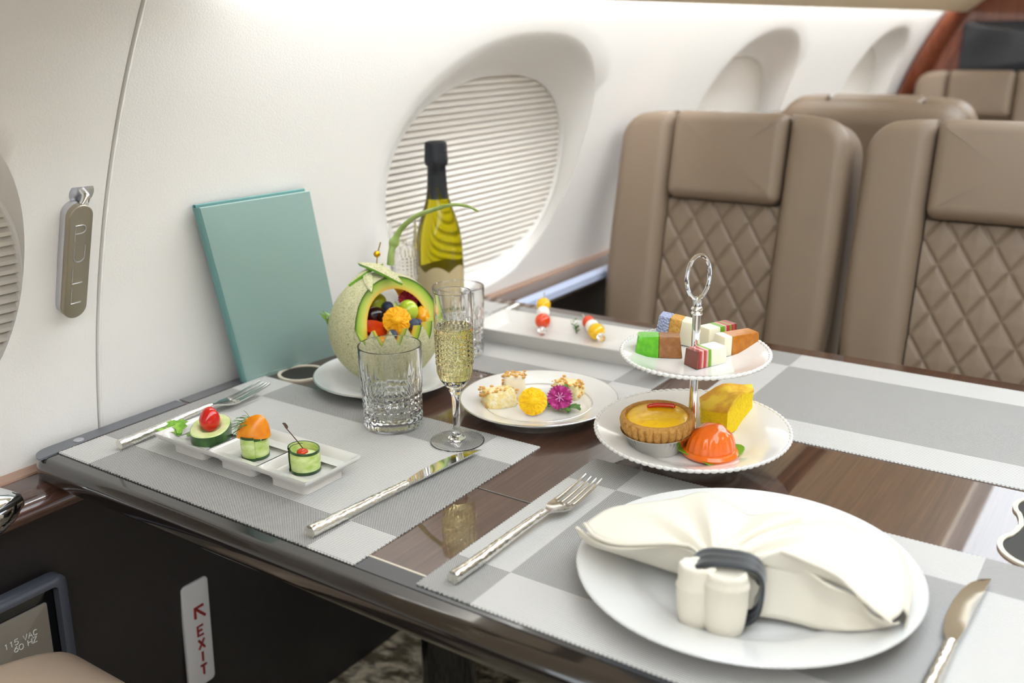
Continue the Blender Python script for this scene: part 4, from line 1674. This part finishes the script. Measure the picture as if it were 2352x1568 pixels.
def marigold(name, label, loc, r, m, up, layers=5, n0=10, h=.35):
    o = thing(name, label, 'flower', loc)
    up = Vector(up).normalized()
    q = Vector((0, 0, 1)).rotation_difference(up).to_matrix()
    rn = random.Random(5)
    for L in range(layers):
        rr = r * (1 - L / layers * .72)
        n = max(5, n0 - L)
        for k in range(n):
            a = 2 * PI * (k + .5 * L) / n + rn.uniform(-.1, .1)
            pts = []
            for i in range(6):
                u = i / 5
                for j in range(7):
                    v = -1 + 2 * j / 6
                    w = rr * .50 * math.sin(min(1, u * .8 + .1) * PI / 2)
                    rad = rr * (.12 + .88 * u) * (1 - .20 * v * v * u + .03 * math.cos(9 * v + k) * u)
                    x = rad * math.cos(a) - v * w * math.sin(a)
                    y = rad * math.sin(a) + v * w * math.cos(a)
                    zz = r * h * (.2 + L * .26) + r * .18 * math.sin(u * 2.6) - r * .10 * v * v + r * .06 * math.sin(v * 7 + k) * u
                    pts.append(q @ Vector((x, y, zz)))
            MB().grid(pts, 6, 7).build('petal', m, o)
    MB().ell(q @ Vector((0, 0, r * h * .7)), (r * .5, r * .5, r * .42), 14, 10).build('centre', m, o)
    return o


vdir = Vector((-.72, -.50, .55))
p = at(1222, 950, ZP)
marigold('marigold', 'yellow ruffled flower at the front of the silver-rimmed plate', (p.x + .002, p.y, ZP + .0150), .0175, M['flower_y'], vdir)
p = at(1282, 945, ZP)
o = thing('dianthus', 'magenta fringed flower beside the yellow bloom on the silver-rimmed plate', 'flower', (p.x + .004, p.y, ZP + .017))
q = Vector((0, 0, 1)).rotation_difference(Vector((-.75, -.45, .5)).normalized()).to_matrix()


def dianthus_petals(o, r, q, m, mc):
    for k in range(5):
        a = 2 * PI * k / 5 + .3
        pts = []
        for i in range(7):
            u = i / 6
            for j in range(11):
                v = -1 + 2 * j / 10
                w = r * .60 * u ** .9
                rad = r * u * (1 + (.10 * (1 if j % 2 else -.6) if i == 6 else 0)) * (1 - .12 * v * v)
                pts.append(q @ Vector((rad * math.cos(a) - v * w * math.sin(a), rad * math.sin(a) + v * w * math.cos(a), r * (.30 * u - .16 * u * u + .06 * math.sin(5 * v + k)))))
        MB().grid(pts, 7, 11).build('petal', m, o)
    b = MB()
    for k in range(7):
        a = 2 * PI * k / 7
        b.tube([q @ Vector((0, 0, 0)), q @ Vector((r * .2 * math.cos(a), r * .2 * math.sin(a), r * .3)), q @ Vector((r * .42 * math.cos(a), r * .42 * math.sin(a), r * .36))], .0005, 5)
    b.build('stamens', mc, o)


dianthus_petals(o, .0145, q, M['flower_p'], M['flower_w'])
p = at(1290, 930, ZP)
leaf_sprig('parsley_garnish', 'green parsley leaves tucked around the magenta flower', (p.x, p.y, ZP + .002),
           [((0, 0, .004), (.006, .020, .014), .008), ((.004, .004, .006), (.020, .004, .018), .007), ((-.012, -.004, 0), (-.024, -.026, .002), .008), ((-.008, 0, 0), (-.026, .004, .003), .007),
            ((-.01, .004, .001), (-.020, .016, .004), .006), ((-.006, -.012, .001), (-.012, -.034, .002), .007)], M['leaf_dark'])

# ================================================================== SKEWER PLATE
def rect_dish(t, hx, hy, h, inset, m):
    b = MB()
    def ring(x, y, r, z):
        return [Vector((c[0], c[1], z)) for c in rrect(2 * x, 2 * y, r, 5)]
    rows = ring(hx * .72, hy * .90, .006, 0) + ring(hx * .74, hy * .905, .006, .004) + ring(hx * .97, hy * .985, .005, h - .003) + ring(hx, hy, .004, h - .001) + ring(hx, hy, .004, h) + ring(hx - .003, hy - .003, .004, h) + ring(hx - inset, hy - inset, .006, h * .42) + ring(hx - inset - .006, hy - inset - .006, .006, h * .36) + ring(.004, hy * .5, .002, h * .36)
    n = 24
    b.grid(rows, 9, n, cv=True)
    b.f.append(tuple(range(n)))
    b.f.append(tuple(8 * n + i for i in range(n)))
    b.build('dish', m, t, angle=45)
    return b


t = thing('skewer_plate', 'long white rectangular plate with two tomato skewers, near the left seat', 'plate', (1.1965, .7060, MZ), (0, 0, math.radians(2.5)))
rect_dish(t, .0535, .1640, .0250, .017, M['porcelain'])
ZS = MZ + .0100


def skewer(label, pts_px, cols, knob, pick_from):
    p = at(*pts_px, ZS + .012)
    o = thing('skewer', label, 'skewer', (p.x, p.y, ZS))
    a, d = pick_from
    d = Vector(d).normalized()
    x = 0
    for (r, m, nm) in cols:
        c = d * (x + r * .9)
        r *= 1.12
        MB().ell(tuple(Vector((c.x, c.y, .0125 + c.z))), (r * 1.0, r * .95, r * .95), 20, 14).build(nm, m, o)
        x += r * 1.65
    e = d * -.012
    MB().tube([(e.x, e.y, .0125 + e.z), (d.x * (x + .02), d.y * (x + .02), .0125 + d.z * (x + .02))], .0008, 6).build('pick', M['silver'], o)
    b = MB()
    MB().ell((e.x, e.y, .0125 + e.z), (.0072, .0072, .0072), 8, 6).build('bead', M['glass'], o, smooth=False)
    return o


skewer('skewer with orange tomato, cheese ball and yellow tomato on the long plate', (1246, 748), [(.0112, M['tomato_orange'], 'tomato'), (.0095, M['mozz'], 'cheese_ball'), (.0105, M['tomato_yellow'], 'tomato')], 1, (0, (.72, .42, .40)))
skewer('skewer with yellow tomato in front, nearer the cake stand on the long plate', (1375, 768), [(.0118, M['tomato_yellow'], 'tomato'), (.0095, M['mozz'], 'cheese_ball'), (.0090, M['tomato_orange'], 'tomato')], 1, (0, (.55, .62, .10)))
p = at(1322, 762, ZS)
o = thing('rosemary_sprig', 'small green needle-leaved sprig between the two skewers', 'herb', (p.x, p.y, ZS + .001))
b = MB()
b.tube([(-.010, -.008, .001), (0, 0, .004), (.014, .012, .010)], .0008, 6)
b.build('stem', M['dry_stem'], o)
rn = random.Random(9)
b = MB()
for k in range(34):
    u = k / 34
    c = Vector((-.008, -.006, .002)).lerp(Vector((.014, .012, .012)), u)
    d = Vector((rn.uniform(-1, 1), rn.uniform(-1, 1), rn.uniform(.1, 1))).normalized()
    b.tube([c, c + d * .007], [.0008, .0003], 4)
q = b.build('needles', M['leaf_dark'], o)
q['kind'] = 'stuff'

# ================================================================== MELON BASKET
RO, TH = .0735, .017
MC = Vector((.9300, .8461, TZ + .0063 + RO))
az = math.radians(-2)                # opening normal heading is set by the rotation below
face = Vector((-.585, -.81, 0))      # where the opening looks
rz = math.atan2(face.y, face.x) + PI / 2
rzm = rz + math.radians(20)
t = thing('melon_basket', 'carved netted melon basket with arched handle full of fruit', 'melon', tuple(MC), (0, 0, rzm))
# local: arch plane = xz, opening normal = -y towards the camera


def sph(r, th, el):
    return Vector((r * math.cos(el) * math.cos(th), r * math.cos(el) * math.sin(th), r * math.sin(el)))


NT = 20


def zig(th):
    u = (th / (2 * PI) * NT) % 1
    return math.radians(-4 + 17 * (1 - abs(2 * u - 1)))


NTH = NT * 8
NE = 22
outer, inner, cut = [], [], []
for k in range(NTH):
    th = 2 * PI * k / NTH
    e1 = zig(th)
    for j in range(NE + 1):
        el = -PI / 2 + (e1 + PI / 2) * j / NE
        outer.append(sph(RO, th, el))
        inner.append(sph(RO - TH, th, el))
    for q in range(5):
        cut.append(sph(RO - .0005 - (TH - .0005) * q / 4, th, e1))
br = MB().grid(outer, NTH, NE + 1, cu=True)
bf = MB().grid(inner, NTH, NE + 1, cu=True)
bf.grid(cut, NTH, 5, cu=True)
# handle arch, wider at its feet
NA, NWD = 60, 9
ho, hi_, c1, c2 = [], [], [], []
for i in range(NA + 1):
    u = i / NA
    el = math.radians(-2) + (PI - math.radians(-4)) * u
    w = .0175 + .016 * abs(math.cos(el)) ** 2.2
    for j in range(NWD):
        y = w * (-1 + 2 * j / (NWD - 1))
        for (R_, dst) in ((RO + .0004, ho), (RO - TH * .92, hi_)):
            rr = math.sqrt(max(1e-6, R_ * R_ - y * y))
            dst.append(Vector((rr * math.cos(el), y, rr * math.sin(el))))
    for (yy, dst) in ((-w, c1), (w, c2)):
        for q in range(5):
            R_ = RO - .0003 - (TH * .92 - .0003) * q / 4
            rr = math.sqrt(max(1e-6, R_ * R_ - yy * yy))
            dst.append(Vector((rr * math.cos(el), yy, rr * math.sin(el))))
br.grid(ho, NA + 1, NWD)
bf.grid(hi_, NA + 1, NWD)
bf.grid(c1, NA + 1, 5)
bf.grid(c2, NA + 1, 5)
RIND, FLESH = rind_mat(), flesh_mat(RO, TH)
br.build('rind', RIND, t, angle=50, fix=True)
bf.build('flesh', FLESH, t, angle=50, fix=True)
# dried vine stem on top
inv = Matrix.Rotation(-rzm, 3, 'Z')


def ml(px, py, x):
    d = ray(px, py)
    P = EYE + x / d[0] * d
    return inv @ (Vector(P) - MC)


path = spline([ml(897, 607, .945), ml(899, 580, .945), ml(905, 557, .95), ml(922, 525, .955), ml(955, 497, .955), ml(1000, 480, .955), ml(1040, 470, .955), ml(1075, 474, .955), ml(1098, 485, .955)], 6)
nP = len(path)
MB().tube(path, [(.0050 - .0038 * (i / nP)) * (1 + .75 * math.exp(-((i - 12) / 2.0) ** 2)) for i in range(nP)], 10).build('vine_stem', M['vine'], t)
# fruit pile: a bed of melon flesh pieces hidden below, then single fruits
p2l = lambda x, y, z: MC + Matrix.Rotation(rz, 3, 'Z') @ Vector((x, y, z))
MB().lathe([(0, -.020), (.030, -.018), (RO - TH - .003, -.008), (RO - TH - .006, -.002), (0, .002)], 32).build('fruit_filling', M['mango'], t)


def fruit(name, label, cat, local, r, m, rot=None, group='fruit in the melon basket', fn=None):
    P = p2l(*local)
    o = MB().ell((0, 0, 0), r, 22, 14, rot=rot, fn=fn).build(name, m, None, loc=tuple(P))
    return tag(o, label, cat, group)


# x = along the arch (photo left to right), y = depth (negative towards the camera)
fruit('green_grape', 'green grape at the back left of the melon bowl, above the dark grape', 'grape', (-.006, .018, .030), (.0155, .0130, .0130), M['grape'])
fruit('green_grape', 'green grape right of the orange marigold in the melon bowl', 'grape', (.028, -.018, .024), (.0138, .0138, .0150), M['grape'])
fruit('black_grape', 'long black grape left of the orange marigold', 'grape', (-.013, -.012, .021), (.0175, .0115, .0115), M['black_grape'], Matrix.Rotation(.35, 3, 'Y'))
fruit('black_grape', 'dark grape at the right back of the bowl under the crimson flower', 'grape', (.040, .014, .022), (.0115, .0115, .0125), M['black_grape'])
fruit('blueberry', 'blueberry below the right green grape', 'blueberry', (.029, -.037, .011), (.0082, .0082, .0080), M['blueberry'])
fruit('blueberry', 'blueberry low under the marigold, at the melon teeth', 'blueberry', (-.001, -.047, .002), (.0078, .0078, .0080), M['blueberry'])
fruit('blueberry', 'blueberry half hidden behind the orange marigold', 'blueberry', (.006, .004, .026), (.0080, .0080, .0075), M['blueberry'])
fruit('blueberry', 'small blueberry beside the yellow mango piece', 'blueberry', (.038, -.030, .010), (.0058, .0058, .0055), M['blueberry'])
fruit('mango_piece', 'yellow mango piece at the right edge of the melon bowl', 'mango', (.047, -.010, .010), (.010, .012, .016), M['mango'], fn=lambda v: v * (1 + .2 * noise.noise(v * 2)))


def wedge(label, local, rotz, tilt_, L=.030, w=.011, h=.017, m=None):
    P = p2l(*local)
    b = MB()
    pts = []
    for i in range(15):
        a = PI * i / 14
        for j in range(7):
            v = -1 + 2 * j / 6
            s_ = math.sin(a) ** .6
            pts.append((-L * .5 * math.cos(a), v * w * .5 * s_ * (1 - .0), h * s_ * (1 - abs(v) * .8) - h * .3))
    b.grid(pts, 15, 7)
    b.grid([(p[0], p[1], -h * .3 - .003 * math.sin(PI * (k // 7) / 14)) for k, p in enumerate(pts)], 15, 7)
    o = b.build('papaya_wedge', m or M['papaya'], None, loc=tuple(P), rot=(tilt_[0], tilt_[1], rotz + rz), angle=50)
    return tag(o, label, 'papaya', 'fruit in the melon basket')


wedge('red papaya wedge upright at the left inside of the melon handle', (-.034, -.012, .022), .5, (0, -1.1), .038, .022, .018)
wedge('red papaya wedge lying low at the left of the melon teeth', (-.019, -.029, .011), .2, (.7, .45), .038, .022, .017)
P = p2l(.009, -.034, .017)
marigold('marigold', 'orange marigold bloom in the middle of the melon basket', tuple(P), .0185, M['flower_o'], (-.62, -.62, .45))
P = p2l(.034, .002, .034)
o = thing('dianthus', 'crimson fringed flower at the right back of the melon basket', 'flower', tuple(P))
dianthus_petals(o, .0125, Vector((0, 0, 1)).rotation_difference(Vector((-.6, -.5, .6)).normalized()).to_matrix(), M['flower_r'], M['flower_r'])
# rind star on the handle
def rind_leaf(o, a, c, w, bulge=.004):
    d = c - a
    L = d.length
    cen = MC - Vector(o.location)
    pts, low = [], []
    for i in range(15):
        t_ = i / 14
        mid = a.lerp(c, t_)
        out = (mid - cen).normalized()
        side = d.normalized().cross(out).normalized()
        wd = w * math.sin(PI * t_) ** .85
        lift = out * (bulge * math.sin(PI * t_))
        for v in (-1, -.5, 0, .5, 1):
            q_ = mid + side * (wd * v) + lift - out * (abs(v) * .0012)
            pts.append(q_ + out * .0018)
            low.append(q_ - out * .0022 * (1 - .3 * abs(v)))
    MB().grid(pts, 15, 5).build('rind_point', RIND, o)
    b = MB().grid(low, 15, 5)
    for j0 in (0, 4):
        b.grid([pts[i * 5 + j0] for i in range(15)] + [low[i * 5 + j0] for i in range(15)], 2, 15)
    b.build('rind_underside', M['k_lime'], o)


def hp(px, py, lift=.003):
    """point on the melon sphere under a photo point"""
    d = Vector(ray(px, py)).normalized()
    oc = Vector(EYE) - MC
    bq = oc.dot(d)
    R_ = RO + lift
    disc = bq * bq - (oc.dot(oc) - R_ * R_)
    k = -bq - math.sqrt(max(0, disc))
    return Vector(EYE) + d * k - MC


o = thing('rind_star', 'star of pointed melon rind strips pinned on top of the melon handle', 'garnish', tuple(MC))
rind_leaf(o, hp(822, 604, .006), hp(925, 652, .006), .0085, .007)
rind_leaf(o, hp(880, 606, .004), hp(800, 655, .003), .0080)
rind_leaf(o, hp(842, 618, .004), hp(853, 672, .003), .0062)
p0, p1_ = hp(863, 600, .006) + MC, Vector((0, 0, 0))
o = thing('cocktail_pick', 'gold cocktail pick with round bead on the melon handle', 'pick', tuple(p0))
MB().tube([(0, 0, -.012), (.003, -.001, .010), (.008, -.003, .0245)], .0008, 8).build('shaft', M['gold'], o)
MB().ell((.002, -.001, .0095), (.0046, .0046, .0044), 18, 12).build('bead', M['gold'], o)
leaf_sprig('lime_leaf', 'bright green leaf slice sticking out at the left of the melon', tuple(p2l(-.070, .010, .004)), [((0, 0, 0), (-.006, .012, .020), .006), ((.004, 0, .004), (-.002, .010, .022), .005)], M['k_lime'], 'leaf')

# ================================================================== NAPKIN
PZ = MZ + .0068
def plate_z(p):
    r = math.hypot(p.x - .709, p.y - .2552)
    tab = [(0, .0062), (.086, .0068), (.092, .0098), (.102, .0138), (.132, .0210), (.1418, .0218)]
    for (r0, z0), (r1, z1) in zip(tab, tab[1:]):
        if r <= r1:
            return MZ + z0 + (z1 - z0) * (r - r0) / (r1 - r0)
    return MZ


def A(px, py, z):
    p = at(px, py, z)
    for _ in range(3):
        zm = plate_z(p) + .0014
        if p.z < zm:
            p = at(px, py, zm)
    return p


t = thing('napkin', 'cream cloth napkin gathered into a bow by a dark ring on the big plate', 'napkin', tuple(at(1665, 1360, PZ)))
NL = Vector(t.location)
core_c = at(1668, 1352, .758)
ax = Vector((-.94, -.34, 0)).normalized()
sd = Vector((ax.y, -ax.x, 0))
ring_top = [core_c + ax * -.020 + sd * q + Vector((0, 0, z - .758)) for (q, z) in ((.0235, .771), (.017, .777), (.010, .780), (.003, .781), (-.004, .781), (-.011, .780), (-.018, .777), (-.0235, .771))]


def ring_pt(u):
    x = u * (len(ring_top) - 1)
    i = min(int(x), len(ring_top) - 2)
    return ring_top[i].lerp(ring_top[i + 1], x - i)


outer = [(1400, 1168, .768), (1470, 1157, .771), (1550, 1146, .768), (1620, 1131, .772), (1680, 1160, .764), (1722, 1184, .757), (1790, 1177, .763), (1830, 1184, .766), (1852, 1206, .756),
         (1890, 1197, .770), (1930, 1202, .774), (1990, 1229, .777), (2055, 1252, .775), (2082, 1330, .768), (2074, 1398, .760)]
bumps = [.004, .006, .000, .006, .001, -.002, .004, .004, -.003, .006, .009, .010, .009, .006, .003]
rows = [[A(1612, 1280, .772), A(1585, 1253, .779), A(1530, 1247, .777), A(1425, 1249, .771), A(1368, 1232, .768), A(1343, 1203, .767)]]
n_o = len(outer)
for i, (q, bm) in enumerate(zip(outer, bumps)):
    u = (i + 1) / (n_o + 1)
    a, c = ring_pt(u), A(*q)
    r = []
    for k, s_ in enumerate((0, .16, .38, .62, .85, 1)):
        p = a.lerp(c, s_)
        p.z += bm * math.sin(PI * s_) + (.003 if i % 2 else -.002) * math.sin(PI * min(1, s_ * 2.2))
        r.append(p)
    rows.append(r)
rows.append([A(1736, 1288, .774), A(1795, 1266, .786), A(1850, 1287, .787), A(1925, 1322, .782), A(1985, 1378, .771), A(2045, 1428, .758)])


def cloth(rows, nu=6, nv=5, hem=0):
    pts, U, V = patch(rows, nu, nv)
    pts = [p - NL for p in pts]
    b = MB().grid(pts, U, V)
    return b


def add_cloth(b, name, th=.0016):
    o = b.build(name, M['napkin'], t, angle=80)
    md = o.modifiers.new('thickness', 'SOLIDIFY')
    md.thickness = th
    md.offset = 0
    return o


add_cloth(cloth(rows), 'upper_fold')
# back skirt dropping from the outer edge to the plate
sk = []
for r in rows[1:-1]:
    e = r[-1]
    d = (e - r[-3])
    d.z = 0
    d.normalize()
    sk.append([e, e + d * .004 + Vector((0, 0, -.006)), Vector((e.x + d.x * .002, e.y + d.y * .002, max(PZ + .004, e.z - .022)))])
add_cloth(cloth(sk, 6, 4), 'back_fold')
low_l = [[A(1612, 1284, .769), A(1600, 1305, .757), A(1590, 1325, .741)],
         [A(1580, 1262, .774), A(1560, 1290, .757), A(1545, 1312, .739)],
         [A(1530, 1252, .773), A(1510, 1275, .757), A(1495, 1296, .740)],
         [A(1430, 1259, .767), A(1425, 1266, .756), A(1420, 1272, .744)],
         [A(1370, 1244, .763), A(1368, 1250, .756), A(1365, 1254, .749)],
         [A(1325, 1212, .760), A(1330, 1228, .757), A(1338, 1238, .755)]]
add_cloth(cloth(low_l), 'left_lower_fold')
low_r = [[A(1737, 1292, .769), A(1735, 1355, .752), A(1722, 1412, .735)],
         [A(1775, 1277, .779), A(1778, 1350, .756), A(1775, 1419, .734)],
         [A(1815, 1288, .779), A(1822, 1360, .756), A(1828, 1430, .733)],
         [A(1852, 1311, .776), A(1872, 1380, .752), A(1880, 1444, .732)],
         [A(1905, 1346, .771), A(1925, 1400, .750), A(1940, 1449, .732)],
         [A(1968, 1374, .764), A(1978, 1412, .748), A(1998, 1446, .735)],
         [A(2000, 1412, .757), A(2020, 1430, .750), A(2040, 1438, .744)],
         [A(2050, 1432, .753), A(2058, 1432, .752), A(2066, 1428, .752)]]
add_cloth(cloth(low_r), 'right_lower_fold')


def hem(pl, r=.0016):
    pts = [p - NL for p in spline(pl, 6)]
    return MB().tube(pts, [r * (1 + .12 * math.sin(i * 1.9)) for i in range(len(pts))], 8).build('hem', M['napkin'], t)


hem([r[0] for r in low_l])
hem([r[0] for r in low_r])
hem(rows[0][1:])
hem(rows[-1][1:])
# gathered core under the ring
pts = []
for i in range(9):
    u = -.030 + .032 * i / 8
    for k in range(28):
        a = 2 * PI * k / 28
        rr = .0235 * (1 + .07 * math.sin(7 * a))
        pts.append(core_c - NL + ax * u + sd * (rr * math.cos(a)) + Vector((0, 0, rr * .92 * math.sin(a) + .001)))
b = MB().grid(pts, 9, 28, cv=True)
b.f.append(tuple(range(28)))
b.f.append(tuple(8 * 28 + k for k in range(28)))
b.build('gathered_core', M['napkin'], t, angle=80)
# ring band
o = thing('napkin_ring', 'charcoal satin band around the middle of the cream napkin', 'napkin ring', tuple(core_c))
pts = []
for i in range(9):
    u = -.013 + .026 * i / 8
    for k in range(48):
        a = 2 * PI * k / 48
        sq_ = (abs(math.cos(a)) ** 3 + abs(math.sin(a)) ** 3) ** (-1 / 3)
        rr = .0285 * sq_ * (1 + .02 * math.sin(3 * a + 40 * u)) + .0008 * math.sin(i * 2.2)
        pts.append(ax * u + sd * (rr * math.cos(a)) + Vector((0, 0, rr * .93 * math.sin(a) + .0015)))
b = MB().grid(pts, 9, 48, cv=True).build('band', M['ring'], o, angle=80)
md = b.modifiers.new('thickness', 'SOLIDIFY')
md.thickness = .0016
# two rolled ends hanging in front of the ring
def roll(px, py, zt, zb, r, sq_, lip_z):
    base = at(px, py, zb)
    b = MB()
    prof = [(0, zt - .002), (r * .55, zt - .0015), (r * .78, zt + .001), (r * .92, zt + .0005), (r * .97, zt - .003), (r * .985, lip_z + .003), (r * 1.06, lip_z + .001), (r * 1.08, lip_z - .0015), (r * 1.03, lip_z - .004), (r * 1.04, (zt + zb) / 2), (r * .95, zb + .010), (r * .84, zb + .002), (r * .6, zb), (0, zb)]
    pts = []
    n = 40
    for k in range(n):
        a = 2 * PI * k / n
        for (rr, z) in prof:
            w = 1 + (.06 * math.cos(9 * a) if z > zt - .003 else .01 * math.cos(9 * a))
            pts.append(Vector((base.x, base.y, z)) + sd * (rr * w * math.cos(a)) + ax * (rr * w * sq_ * math.sin(a)) - NL)
    b.grid(pts, n, len(prof), cu=True)
    return b.build('rolled_end', M['napkin'], t, angle=80)


roll(1662, 1450, .7805, PZ + .001, .0165, .75, .772)
roll(1597, 1432, .7815, PZ + .001, .0150, .75, .764)
